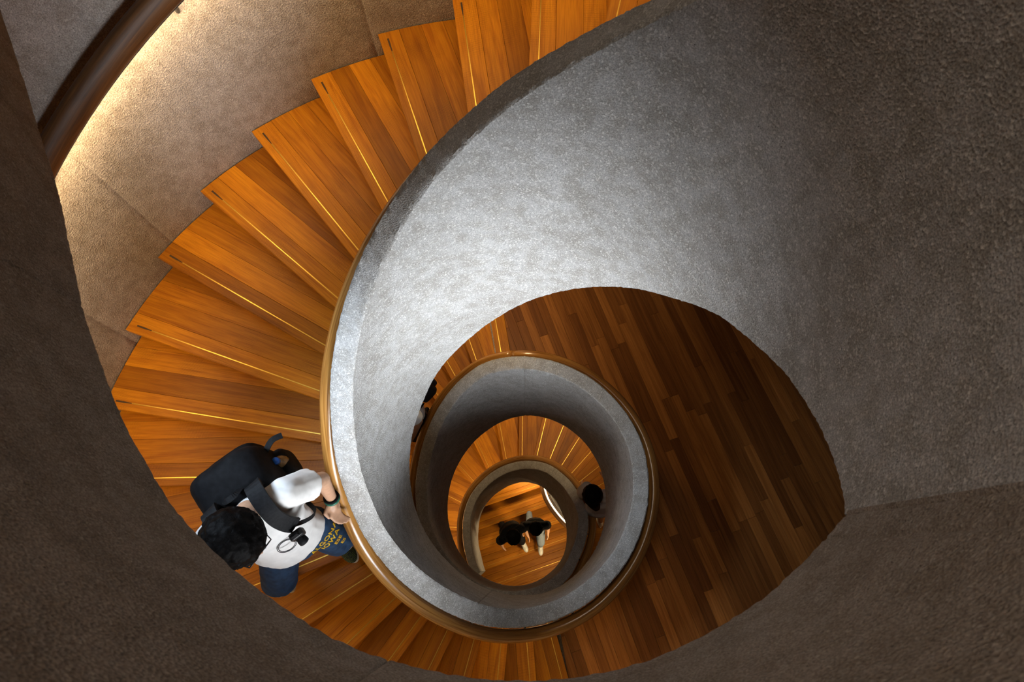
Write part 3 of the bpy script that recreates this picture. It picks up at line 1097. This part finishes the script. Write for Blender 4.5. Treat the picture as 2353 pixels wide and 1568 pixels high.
def build_person(label, J, F, face, parts, voxel=.009, scale=1.0, hair_r=(.098, .108, .115), hair_off=(-.012, 0, .02), group=None):
    """J: joints (world, before ZS). F: facing of the body, face: facing of the head."""
    J = {k: Vz(v) for k, v in J.items()}
    F = Vector((F[0], F[1], 0)).normalized(); Lf = Vector((-F.y, F.x, 0))
    fc = Vector(face).normalized()
    fl = Vector((0, 0, 1)).cross(fc).normalized(); fu = fc.cross(fl).normalized()
    foot = Vector(((J['ankle_l'].x + J['ankle_r'].x) / 2, (J['ankle_l'].y + J['ankle_r'].y) / 2, min(J['ankle_l'].z, J['ankle_r'].z) - .08))
    root = thing('person', label, 'person', foot, 0, group)
    s = scale
    # ---- body, one surface
    bm = bmesh.new()
    hc = J['head']
    rot = Matrix((fc, fl, fu)).transposed()
    uv_ball(bm, hc, (.095 * s, .074 * s, .112 * s), rot)
    uv_ball(bm, hc + fc * .035 * s - fu * .055 * s, (.055 * s, .052 * s, .055 * s), rot)          # jaw
    uv_ball(bm, hc + fc * .098 * s - fu * .012 * s, (.020 * s, .012 * s, .022 * s), rot)          # nose
    uv_ball(bm, hc + fc * .084 * s - fu * .062 * s, (.012 * s, .024 * s, .008 * s), rot)          # mouth
    for sd in (-1, 1):
        uv_ball(bm, hc + fl * sd * .076 * s - fu * .005 * s - fc * .005 * s, (.020 * s, .010 * s, .032 * s), rot)   # ears
    limb(bm, J['neck'], .056 * s, hc - fu * .06 * s - fc * .01 * s, .050 * s)
    loft(bm, [(J['pelvis'] - Vector((0, 0, .06)), F, Lf, .15 * s, .10 * s), (J['pelvis'] + Vector((0, 0, .06)), F, Lf, .15 * s, .10 * s),
              ((J['pelvis'] * .45 + J['chest'] * .55), F, Lf, .135 * s, .09 * s), (J['chest'] + Vector((0, 0, .05)), F, Lf, .165 * s, .10 * s),
              (J['neck'] - Vector((0, 0, .03)), F, Lf, .11 * s, .06 * s)])
    for sd in ('l', 'r'):
        limb(bm, J['neck'] - Vector((0, 0, .03)), .05 * s, J['sh_' + sd], .052 * s)
        limb(bm, J['sh_' + sd], .052 * s, J['el_' + sd], .040 * s)
        limb(bm, J['el_' + sd], .039 * s, J['wr_' + sd], .026 * s)
        limb(bm, J['hip_' + sd], .085 * s, J['kn_' + sd], .056 * s)
        mid = J['kn_' + sd].lerp(J['ankle_' + sd], .35)
        back = (-F) * .012
        limb(bm, J['kn_' + sd], .055 * s, mid + back, .056 * s)
        limb(bm, mid + back, .056 * s, J['ankle_' + sd], .034 * s)
        tip = parts['foot_' + sd]
        d = Vector((tip[0], tip[1], 0)).normalized()
        uv_ball(bm, J['ankle_' + sd] + d * .055 - Vector((0, 0, .045)), (.11 * s, .038 * s, .032 * s), Matrix((d, Vector((-d.y, d.x, 0)), Vector((0, 0, 1)))).transposed())
        hd = parts.get('hand_' + sd)
        if hd:
            hand(bm, J['wr_' + sd], hd[0], hd[1], hd[2], s, hd[3])
        else:
            dv = (J['wr_' + sd] - J['el_' + sd]).normalized()
            inn = (-Lf if sd == 'l' else Lf)
            hand(bm, J['wr_' + sd], inn, dv, F, s, .45)
    body = grow('body', bm, root, parts['skin'], voxel, 3, foot)
    # ---- eyes
    for sd in (-1, 1):
        bm = bmesh.new(); uv_ball(bm, hc + fc * .082 * s + fl * sd * .031 * s + fu * .012 * s - foot, (.008, .014, .008), rot, 10, 7)
        me = bpy.data.meshes.new('eye'); bm.to_mesh(me); bm.free(); link('eye', me, root, 'hair')
    # ---- hair
    bm = bmesh.new()
    ho = hc + fc * hair_off[0] * s + fu * hair_off[2] * s
    uv_ball(bm, ho, tuple(x * s for x in (hair_r[1], hair_r[0], hair_r[2])), rot, 24, 14)
    uv_ball(bm, ho - fc * .035 * s - fu * .035 * s, (.075 * s, .078 * s, .085 * s), rot)
    if parts.get('long_hair'):
        limb(bm, ho - fc * .07 * s - fu * .03 * s, .07 * s, J['neck'] - F * .07 - Vector((0, 0, .10)), .05 * s)
    for k in range(150):
        a = random.uniform(0, 2 * PI); e = random.uniform(0.05, 1.0)
        dvec = (fc * math.cos(a) + fl * math.sin(a)) * math.cos(e * 1.3) + fu * math.sin(e * 1.3)
        c0 = ho + Vector((0, 0, 0)) + (fc * dvec.dot(fc) * hair_r[1] + fl * dvec.dot(fl) * hair_r[0] + fu * dvec.dot(fu) * hair_r[2]) * s * .985
        uv_ball(bm, c0, (.011 * s, .011 * s, .007 * s), rot, 6, 4)
    grow('hair', bm, root, 'hair', .006 if voxel < .009 else .009, 2, foot, .003, 60)
    # ---- top
    bm = bmesh.new()
    pz = parts.get('hem', 0.0)
    loft(bm, [(J['pelvis'] + Vector((0, 0, pz)), F, Lf, .185 * s, .135 * s), (J['pelvis'] + Vector((0, 0, pz + .10)), F, Lf, .178 * s, .128 * s),
              ((J['pelvis'] * .45 + J['chest'] * .55), F, Lf, .170 * s, .122 * s), (J['chest'] + Vector((0, 0, .02)), F, Lf, .185 * s, .122 * s),
              (J['chest'] + Vector((0, 0, .10)), F, Lf, .185 * s, .105 * s), (J['neck'] - Vector((0, 0, .035)), F, Lf, .125 * s, .075 * s)])
    limb(bm, J['neck'] - Vector((0, 0, .03)), .070 * s, J['neck'], .066 * s, True, False)
    for sd in ('l', 'r'):
        limb(bm, J['neck'] - Vector((0, 0, .045)), .066 * s, J['sh_' + sd], .068 * s)
        e = J['sh_' + sd].lerp(J['el_' + sd], parts.get('sleeve', .72))
        limb(bm, J['sh_' + sd], .068 * s, e, .078 * s, True, False)
    grow('shirt', bm, root, parts['top'], .009 if voxel < .009 else .013, 3, foot, .005, 11)
    # ---- legs wear
    bm = bmesh.new()
    loft(bm, [(J['pelvis'] - Vector((0, 0, .12)), F, Lf, .165 * s, .125 * s), (J['pelvis'] + Vector((0, 0, .06)), F, Lf, .166 * s, .118 * s)])
    for sd in ('l', 'r'):
        if parts.get('trousers'):
            limb(bm, J['hip_' + sd], .098 * s, J['kn_' + sd], .072 * s)
            limb(bm, J['kn_' + sd], .072 * s, J['kn_' + sd].lerp(J['ankle_' + sd], .93), .056 * s, True, False)
        else:
            limb(bm, J['hip_' + sd], .102 * s, J['hip_' + sd].lerp(J['kn_' + sd], parts.get('short', .93)), .095 * s, True, False)
    grow('trousers' if parts.get('trousers') else 'shorts', bm, root, parts['legs'], .009 if voxel < .009 else .013, 3, foot, .005, 13)
    # ---- shoes
    for sd in ('l', 'r'):
        tip = parts['foot_' + sd]
        d = Vector((tip[0], tip[1], 0)).normalized(); sdv = Vector((-d.y, d.x, 0))
        floor = J['ankle_' + sd].z - .08
        o3 = Vector((J['ankle_' + sd].x, J['ankle_' + sd].y, floor))
        rotf = Matrix((d, sdv, Vector((0, 0, 1)))).transposed()
        bm = bmesh.new()
        loc = lambda x, y, z: Vector((x * s, y * s, z * s))
        uv_ball(bm, loc(.115, 0, .040), (.075 * s, .046 * s, .036 * s))
        uv_ball(bm, loc(.03, 0, .045), (.09 * s, .040 * s, .042 * s))
        uv_ball(bm, loc(-.02, 0, .060), (.052 * s, .038 * s, .055 * s))
        sh = grow('shoe', bm, root, parts['shoe'], .007, 2)
        for v in sh.data.vertices:
            if v.co.z < .012: v.co.z = .012
        sh.matrix_local = Matrix.Translation(o3 - foot) @ rotf.to_4x4()
        pl = []
        for k in range(28):
            a = 2 * PI * k / 28
            x = .055 + .135 * math.cos(a); y = (.046 + .010 * math.cos(a)) * math.sin(a)
            pl.append((x * s, y * s))
        v, f = prism(pl, 0.0, .020)
        link('sole', mesh_from('sole', v, f), sh, 'sole')
    return root, J, foot


# ---- the man with the backpack on the upper flight
FB = (0.62, -0.79)
J1 = dict(pelvis=(-1.14, -.36, -2.98), chest=(-1.12, -.315, -2.63), neck=(-1.11, -.29, -2.44), head=(-1.065, -.395, -2.285),
          sh_l=(-.985, -.205, -2.475), el_l=(-.925, -.115, -2.74), wr_l=(-.935, -.185, -2.955),
          sh_r=(-1.265, -.385, -2.475), el_r=(-1.41, -.43, -2.72), wr_r=(-1.50, -.45, -2.92),
          hip_l=(-1.065, -.305, -3.04), kn_l=(-1.00, -.375, -3.43), ankle_l=(-1.165, -.345, -3.7745),
          hip_r=(-1.215, -.415, -3.04), kn_r=(-1.31, -.61, -3.36), ankle_r=(-1.53, -.505, -3.7745))
parts1 = dict(skin='skin', top='white_cloth', legs='navy', shoe='shoe', foot_l=(.18, -.19), foot_r=(.14, -.2), hem=-.03, sleeve=.62, short=.86,
              hand_l=((.95, .2, -.45), (.12, -.80, -.45), (-.55, -.45, .6), 1.0))
p1, JJ, foot1 = build_person('young man in white t-shirt and navy shorts walking down holding the parapet handrail', J1, FB, (.80, -.52, -.42), parts1, .007,
                             hair_r=(.112, .122, .118), hair_off=(-.012, 0, .012))


def local_torus(name, c, nrm, R, r, parent, mat, base, su=28, sv=8, sq=(1, 1)):
    q = Vector(nrm).normalized().to_track_quat('Z', 'Y').to_matrix()
    v, f = [], []
    for i in range(su):
        a = 2 * PI * i / su
        for j in range(sv):
            b = 2 * PI * j / sv
            p = Vector(((R + r * math.cos(b)) * math.cos(a) * sq[0], (R + r * math.cos(b)) * math.sin(a) * sq[1], r * math.sin(b)))
            v.append(tuple(Vector(c) + q @ p - base))
    for i in range(su):
        for j in range(sv):
            i2, j2 = (i + 1) % su, (j + 1) % sv
            f.append((i * sv + j, i2 * sv + j, i2 * sv + j2, i * sv + j2))
    return link(name, mesh_from(name, v, f, True), parent, mat)


# bracelet and watch band on the left wrist
wr = JJ['wr_l']; wd = (JJ['wr_l'] - JJ['el_l']).normalized()
local_torus('bracelet', wr - wd * .012, wd, .033, .009, p1, 'green_bead', foot1, 24, 8)
local_torus('bracelet', wr - wd * .032, wd, .034, .006, p1, 'black_cloth', foot1, 24, 8)


# glasses
def glasses():
    fc = Vector((.80, -.52, -.42)).normalized(); fl = Vector((0, 0, 1)).cross(fc).normalized(); fu = fc.cross(fl).normalized()
    hc = JJ['head']
    c = hc + fc * .108 + fu * .010
    root = local_torus('glasses', c + fl * .034, fc, .024, .0022, p1, 'steel', foot1, 24, 6, (1.15, .85))
    local_torus('glasses_rim', c - fl * .034, fc, .024, .0022, root, 'steel', foot1, 24, 6, (1.15, .85))
    for sd in (-1, 1):
        bar('glasses_temple', c + fl * sd * .062, hc + fl * sd * .088 + fu * .012, .0022, root, 'steel', foot1, 6)
    bar('glasses_bridge', c + fl * .010, c - fl * .010, .002, root, 'steel', foot1, 6)
    return root


glasses()


# printed lettering on the left leg of the shorts
def lettering(txt, size, p, right, up, target, mat='yellow'):
    cu = bpy.data.curves.new('lettering', 'FONT'); cu.body = txt; cu.size = size; cu.extrude = .0006; cu.align_x = 'CENTER'; cu.space_character = 1.1; cu.offset = size * .03
    t = bpy.data.objects.new('lettering_raw', cu); col.objects.link(t)
    dg = bpy.context.evaluated_depsgraph_get()
    me = bpy.data.meshes.new_from_object(t.evaluated_get(dg))
    bpy.data.objects.remove(t)
    bm = bmesh.new(); bm.from_mesh(me)
    bmesh.ops.subdivide_edges(bm, edges=[e for e in bm.edges if e.calc_length() > .006], cuts=2)
    bm.to_mesh(me); bm.free()
    right = Vector(right).normalized(); n = right.cross(Vector(up)).normalized(); up = n.cross(right).normalized()
    tb = target.matrix_world
    from mathutils.bvhtree import BVHTree
    bv = BVHTree.FromPolygons([v.co + foot1 for v in target.data.vertices], [tuple(q.vertices) for q in target.data.polygons])
    for v in me.vertices:
        q = Vector(p) + right * v.co.x + up * v.co.y
        hit = bv.ray_cast(q + n * .15, -n)
        if hit[0] is not None: q = hit[0] + n * .0022
        v.co = q - foot1
    me.materials.clear()
    return link('lettering', me, target, mat)


shorts1 = [c for c in p1.children if c.name.startswith('shorts')][0]
shirt1 = [c for c in p1.children if c.name.startswith('shirt')][0]
Fv = Vector((.62, -.79, 0)); Lv = Vector((.79, .62, 0))
front = JJ['hip_l'].lerp(JJ['kn_l'], .35) + Fv * .10 - Lv * .005
upv = (JJ['hip_l'] - JJ['kn_l']).normalized()
nrm_ = (Fv * .60 + Lv * .25 + Vector((0, 0, .75))).normalized()
rgt = Vector((0, 0, 1)).cross(Fv + Lv * .25).normalized()
upv = nrm_.cross(rgt).normalized()
if upv.z < 0: upv = -upv
for k, (txt, sz) in enumerate((('ALGONA', .043), ('IOWA', .042), ('ESE', .032), ('ES', .030))):
    lettering(txt, sz, front + upv * (.075 - .042 * k) + rgt * (.028, .034, .05, .055)[k], rgt, upv, shorts1)

# round print on the shirt
pc = JJ['chest'] + Fv * .14 + Lv * .02 + Vector((0, 0, -.03))
for R in (.042, .036):
    local_torus('chest_print', pc, Fv + Vector((0, 0, .45)), R, .0018, shirt1, 'print', foot1, 40, 5)


# ---- backpack
def superbox(bm, c, hx, hy, hz, X, Y, Z, e=.45, seg=28, rings=18):
    rows = []
    sg = lambda w, m_: math.copysign(abs(w) ** m_, w)
    for i in range(rings + 1):
        v_ = -PI / 2 + PI * i / rings
        row = []
        for k in range(seg):
            u_ = 2 * PI * k / seg
            x = hx * sg(math.cos(v_), e) * sg(math.cos(u_), e); y = hy * sg(math.cos(v_), e) * sg(math.sin(u_), e); z = hz * sg(math.sin(v_), e)
            row.append(bm.verts.new(Vector(c) + X * x + Y * y + Z * z))
        rows.append(row)
    for r0, r1 in zip(rows, rows[1:]):
        for k in range(seg):
            k2 = (k + 1) % seg
            bm.faces.new((r0[k], r0[k2], r1[k2], r1[k]))
    bmesh.ops.remove_doubles(bm, verts=bm.verts, dist=1e-5)


def ribbon(name, pts, normals, w, th, parent, mat, base):
    """flat strap following pts; normals point away from the body"""
    v, f = [], []
    n = len(pts)
    for i, p in enumerate(pts):
        p = Vector(p)
        t = (Vector(pts[min(i + 1, n - 1)]) - Vector(pts[max(i - 1, 0)])).normalized()
        nn = Vector(normals[i]).normalized()
        sd = t.cross(nn).normalized(); nn = sd.cross(t).normalized()
        for a, b in ((-1, 0), (1, 0), (1, 1), (-1, 1)):
            v.append(tuple(p + sd * a * w / 2 + nn * b * th - base))
        if i:
            o0, o1 = 4 * i - 4, 4 * i
            for k in range(4):
                k2 = (k + 1) % 4
                f.append((o0 + k, o0 + k2, o1 + k2, o1 + k))
    f += [(0, 1, 2, 3), (4 * n - 1, 4 * n - 2, 4 * n - 3, 4 * n - 4)]
    return link(name, fix_normals(mesh_from(name, v, f)), parent, mat)


def smooth_path(pts, n=8):
    out = []
    P_ = [Vector(p) for p in pts]
    for i in range(len(P_) - 1):
        p0 = P_[max(i - 1, 0)]; p1_ = P_[i]; p2 = P_[i + 1]; p3 = P_[min(i + 2, len(P_) - 1)]
        for k in range(n):
            t = k / n
            out.append(0.5 * ((2 * p1_) + (-p0 + p2) * t + (2 * p0 - 5 * p1_ + 4 * p2 - p3) * t * t + (-p0 + 3 * p1_ - 3 * p2 + p3) * t ** 3))
    out.append(P_[-1])
    return out


def make_backpack(label, chest, neck, shl, shr, F, s=1.0, tilt=.12, group=None, straps=True, back=.245, size=(.165, .105, .235)):
    F = Vector((F[0], F[1], 0)).normalized(); Lf = Vector((-F.y, F.x, 0)); U = (Vector((0, 0, 1)) + F * tilt).normalized(); Fb = Lf.cross(U).normalized() * -1
    if Fb.dot(F) < 0: Fb = -Fb
    c = Vector(chest) - F * back * s - Vector((0, 0, .05 * s))
    base = c - U * size[2] * s
    root = thing('backpack', label, 'backpack', base, 0, group)
    bm = bmesh.new()
    superbox(bm, c - base, size[0] * s, size[1] * s, size[2] * s, Lf, Fb, U)
    me = bpy.data.meshes.new('bag'); bm.to_mesh(me); bm.free()
    nrm = [v.normal.copy() for v in me.vertices]
    for v, nv in zip(me.vertices, nrm):
        v.co += nv * .008 * noise.noise(v.co * 14)
    for p in me.polygons: p.use_smooth = True
    link('bag', me, root, 'black_cloth')
    bm = bmesh.new()
    superbox(bm, c - Fb * size[1] * 1.02 * s - U * .06 * s - base, .12 * s, .045 * s, .13 * s, Lf, Fb, U, .5)
    me = bpy.data.meshes.new('pocket'); bm.to_mesh(me); bm.free()
    for p in me.polygons: p.use_smooth = True
    link('pocket', me, root, 'black_cloth')
    top = c + U * size[2] * s
    hp = smooth_path([top + Fb * .06 - Lf * .04 - U * .01, top + Fb * .08 + U * .035 - Lf * .02, top + Fb * .08 + U * .035 + Lf * .02, top + Fb * .06 + Lf * .04 - U * .01], 5)
    ribbon('carry_loop', hp, [U] * len(hp), .025, .005, root, 'strap', base)
    if straps:
        for sh in (shl, shr):
            sh = Vector(sh); n_ = Vector(neck)
            m_ = sh.lerp(n_, .42) + Vector((0, 0, .078 * s))
            lat = (sh - n_); lat.z = 0
            pts = [c + Fb * size[1] * .9 * s + U * .16 * s + lat * .55, m_ - F * .07 + Vector((0, 0, -.005)), m_ + F * .02, m_ + F * .095 - Vector((0, 0, .06)), m_ + F * .125 - Vector((0, 0, .17)) + lat * .15,
                   m_ + F * .09 - Vector((0, 0, .29)) + lat * .55, c + Fb * size[1] * s - U * .16 * s + lat * .75]
            sp = smooth_path(pts, 7)
            nr = []
            for q in sp:
                d = q - (n_ - Vector((0, 0, .16)) + lat * .5); nr.append(d)
            k0 = int(len(sp) * .66)
            ribbon('strap', sp[:k0], nr[:k0], .066 * s, .014, root, 'strap', base)
            ribbon('webbing', sp[k0 - 1:], nr[k0 - 1:], .022 * s, .004, root, 'strap', base)
    return root, c, base, U, Fb, Lf


bp, bc, bb, bU, bF, bL = make_backpack('bulging black backpack worn by the man in the white t-shirt', JJ['chest'], JJ['neck'], JJ['sh_l'], JJ['sh_r'], FB, 1.05, back=.205, size=(.160, .118, .235))
# compression strap tail and side pocket
ribbon('strap_tail', smooth_path([bc + bL * .15 - bF * .06 + bU * .05, bc + bL * .21 - bF * .09 + bU * .06, bc + bL * .26 - bF * .085 + bU * .05], 4), [bU] * 9, .028, .004, bp, 'strap', bb)
bm = bmesh.new(); superbox(bm, bc + bL * .165 - bU * .11 - bb, .045, .075, .11, bL, bF, bU, .5)
me = bpy.data.meshes.new('side_pocket'); bm.to_mesh(me); bm.free()
for p in me.polygons: p.use_smooth = True
link('side_pocket', me, bp, 'black_cloth')


def lathe(name, prof, c, axis, parent, mat, base, seg=20):
    q = Vector(axis).normalized().to_track_quat('Z', 'Y').to_matrix()
    v, f = [], []
    for r, z in prof:
        for k in range(seg):
            a = 2 * PI * k / seg
            v.append(tuple(Vector(c) + q @ Vector((r * math.cos(a), r * math.sin(a), z)) - base))
    for i in range(len(prof) - 1):
        for k in range(seg):
            k2 = (k + 1) % seg
            f.append((i * seg + k, i * seg + k2, (i + 1) * seg + k2, (i + 1) * seg + k))
    f += [tuple(reversed(range(seg))), tuple(range((len(prof) - 1) * seg, len(prof) * seg))]
    return link(name, mesh_from(name, v, f, True), parent, mat)


bt = bc + bL * .175 - bU * .16
bot = thing('water_bottle', 'brown tea bottle with blue cap in the side pocket of the backpack', 'bottle', bt)
lathe('bottle_body', [(.028, 0), (.033, .01), (.033, .07), (.030, .08), (.033, .09), (.033, .135), (.029, .165), (.018, .19), (.014, .20)], bt, bU, bot, 'bottle', bt)
lathe('cap', [(.017, .198), (.0175, .205), (.0175, .222), (.015, .225)], bt, bU, bot, 'blue_cap', bt)
wt = bc - bL * .19 + bF * .03 - bU * .12
wb = thing('plastic_pouch', 'small white plastic pouch sticking out at the far side of the backpack', 'pouch', wt)
bm = bmesh.new(); superbox(bm, Vector((0, 0, .08)), .035, .03, .085, bL, bF, Vector((0, 0, 1)), .6)
me = bpy.data.meshes.new('pouch'); bm.to_mesh(me); bm.free()
for p in me.polygons: p.use_smooth = True
link('pouch_body', me, wb, 'white_plastic')
lathe('pouch_cap', [(.012, .16), (.013, .165), (.013, .18), (.010, .183)], wt, (0, 0, 1), wb, 'white_plastic', wt)

# small camera hanging from the shoulder strap
mC = JJ['sh_l'].lerp(JJ['neck'], .42) + Vector((0, 0, .078)) + Fv * .165 - Vector((0, 0, .17))
ck = thing('camera', 'small black camera clipped to the shoulder strap over the white shirt', 'camera', mC)
bm = bmesh.new(); superbox(bm, Vector((0, 0, 0)), .032, .018, .024, Lv, Fv, Vector((0, 0, 1)), .4)
me = bpy.data.meshes.new('camera_body'); bm.to_mesh(me); bm.free()
link('camera_body', me, ck, 'steel')
lathe('lens', [(.020, 0), (.020, .03), (.022, .032), (.022, .05), (.018, .052)], mC, Fv - Vector((0, 0, .9)), ck, 'strap', mC)
ribbon('clip', smooth_path([mC + Vector((0, 0, .05)), mC + Vector((0, 0, .02)) + Fv * .004, mC - Vector((0, 0, .01)) + Fv * .004], 4), [Fv] * 9, .03, .01, ck, 'strap', mC)


# ---- generic walking figures lower down
def pose(x, y, zl, zr, psi, H=1.66, lean=.06, stride=.12, over=None, turn=0.0):
    F = (math.cos(psi), math.sin(psi)); L_ = (-F[1], F[0])
    k = H / 1.70
    zf = (zl + zr) / 2

    def q(f, l, z): return (x + F[0] * f + L_[0] * l, y + F[1] * f + L_[1] * l, z)
    J = dict(pelvis=q(0, 0, zf + .92 * k), chest=q(lean * .6, 0, zf + 1.24 * k), neck=q(lean, 0, zf + 1.42 * k), head=q(lean + .05, 0, zf + 1.56 * k),
             sh_l=q(lean * .9, .155 * k, zf + 1.385 * k), sh_r=q(lean * .9, -.155 * k, zf + 1.385 * k),
             el_l=q(lean - .02, .215 * k, zf + 1.12 * k), el_r=q(lean - .02, -.215 * k, zf + 1.12 * k),
             wr_l=q(lean + .10, .21 * k, zf + .92 * k), wr_r=q(lean + .06, -.22 * k, zf + .90 * k),
             hip_l=q(0, .085 * k, zf + .88 * k), hip_r=q(0, -.085 * k, zf + .88 * k),
             kn_l=q(stride * .8 + .03, .09 * k, (zl + zf) / 2 + .48 * k), kn_r=q(-stride * .3 + .06, -.09 * k, (zr + zf) / 2 + .48 * k),
             ankle_l=q(stride, .09 * k, zl + .08), ankle_r=q(-stride, -.09 * k, zr + .08))
    if over: J.update(over)
    fdir = (math.cos(psi + turn), math.sin(psi + turn), -.35)
    return J, F, fdir, k


# person partly hidden beside the bluish parapet, middle flight
kB = 4
fB = TH_B + D_B * (kB - .5)
aB = R_(fB)
zb1, zb2 = Z_LAND - hB * kB, Z_LAND - hB * (kB + 1)
J2, F2, fd2, k2_ = pose(1.30 * math.cos(aB + .12), 1.30 * math.sin(aB + .12), zb2, zb1, aB + .12 + PI / 2, 1.66)
p2, JJ2, ft2 = build_person('person in white shirt and black shorts half hidden between the parapet and middle handrail', J2, F2, fd2,
                            dict(skin='skin_dark', top='white_cloth', legs='black_cloth', shoe='black_cloth', foot_l=F2, foot_r=F2), .012, k2_)
make_backpack('black backpack on the person half hidden beside the middle parapet', JJ2['chest'], JJ2['neck'], JJ2['sh_l'], JJ2['sh_r'], F2, .9)

# woman on the lowest curved steps with her hand on the inner rail
a3 = R_(12)
J3, F3, fd3, k3_ = pose(.87, .10, Z_LAND2 - .30, Z_LAND2 - .15, R_(95), 1.60, .08)
J3['head'] = (.735, .17, J3['head'][2]); J3['neck'] = (.79, .14, J3['neck'][2]); J3['wr_l'] = (.705, .36, -7.02); J3['el_l'] = (.67, .24, -6.74)
z3 = J3['sh_l'][2]; J3['sh_l'] = (.70, .27, z3); J3['sh_r'] = (.95, .17, z3); J3['el_r'] = (1.0, .30, z3 - .24); J3['wr_r'] = (.96, .40, z3 - .36)
p3, JJ3, ft3 = build_person('dark-haired woman in pale top holding the innermost handrail on the lowest curved steps', J3, F3, fd3,
                            dict(skin='skin', top='white_cloth', legs='brown_cloth', shoe='sole', foot_l=F3, foot_r=F3, long_hair=True), .012, k3_, hair_r=(.115, .12, .12))

# two visitors on the broad steps at the bottom
J4, F4, fd4, k4_ = pose(-.235, -.02, -10.30, -10.30, R_(-62), 1.68, .10, .22)
build_person('visitor in black clothes at the left on the broad steps at the bottom', J4, F4, fd4,
             dict(skin='skin', top='black_cloth', legs='black_cloth', shoe='white_plastic', foot_l=F4, foot_r=F4, trousers=True), .013, k4_, hair_r=(.115, .12, .12))
J5, F5, fd5, k5_ = pose(.165, .05, -10.30, -10.30, R_(-88), 1.58, .03, .27)
build_person('visitor in blue-grey trousers and dark top at the right on the bottom steps', J5, F5, fd5,
             dict(skin='skin', top='black_cloth', legs='grey_cloth', shoe='white_plastic', foot_l=F5, foot_r=F5, trousers=True), .013, k5_, hair_r=(.11, .115, .12))


# ------------------------------------------------------------------ curved wall and lit handrail beside the bottom steps
def ground_wall():
    path = smooth_path([(.20, 1.25, -9.6), (.235, .95, -9.6), (.275, .70, -9.6), (.36, .43, -9.6), (.56, .15, -9.6), (.80, -.06, -9.6), (1.10, -.25, -9.6)], 8)
    off = []
    n = len(path)
    v, f = [], []
    for i, p in enumerate(path):
        t = (path[min(i + 1, n - 1)] - path[max(i - 1, 0)]).normalized()
        sd = Vector((-t.y, t.x, 0))
        if sd.x < 0: sd = -sd
        off.append(sd)
        for w, z in ((.10, -11.2), (.10, -8.9), (.22, -8.9), (.22, -11.2)):
            v.append((p.x + sd.x * w, p.y + sd.y * w, z + ZS))
        if i:
            o0, o1 = 4 * i - 4, 4 * i
            for k in range(4):
                k2 = (k + 1) % 4
                f.append((o0 + k, o0 + k2, o1 + k2, o1 + k))
    f += [(0, 1, 2, 3), (4 * n - 1, 4 * n - 2, 4 * n - 3, 4 * n - 4)]
    structure(link('wall_ground', fix_normals(mesh_from('wall_ground', v, f)), None, 'concrete'), 'grey green curved wall beside the bottom steps')
    base = Vector((path[n // 2].x, path[n // 2].y, ZS - 10.5))
    root = thing('handrail', 'dark handrail with bright pale strip light at the bottom of the well', 'handrail', base)
    sweep('rail', [(p.x, p.y, p.z + ZS) for p in path], .030, root, 'rail_outer', 12, 1.3, base)
    la = [Vector((p.x + s_.x * .030, p.y + s_.y * .030, p.z + ZS + .012)) for p, s_ in zip(path, off)]
    lb = [Vector((p.x + s_.x * .055, p.y + s_.y * .055, p.z + ZS + .012)) for p, s_ in zip(path, off)]
    o = strip_mesh('light_strip', la, lb, root, 'led_ground', base)
    for p in o.data.polygons:
        if abs(p.normal.z) > .5: p.material_index = 0
    for i in (6, 22, 38):
        p, s_ = path[i], off[i]
        bar('bracket', Vector((p.x + s_.x * .11, p.y + s_.y * .11, p.z + ZS - .03)), Vector((p.x, p.y, p.z + ZS - .03)), .006, root, 'steel', base)


ground_wall()
bpy.data.objects.remove(work_obj)
bpy.data.scenes.remove(work_scene)
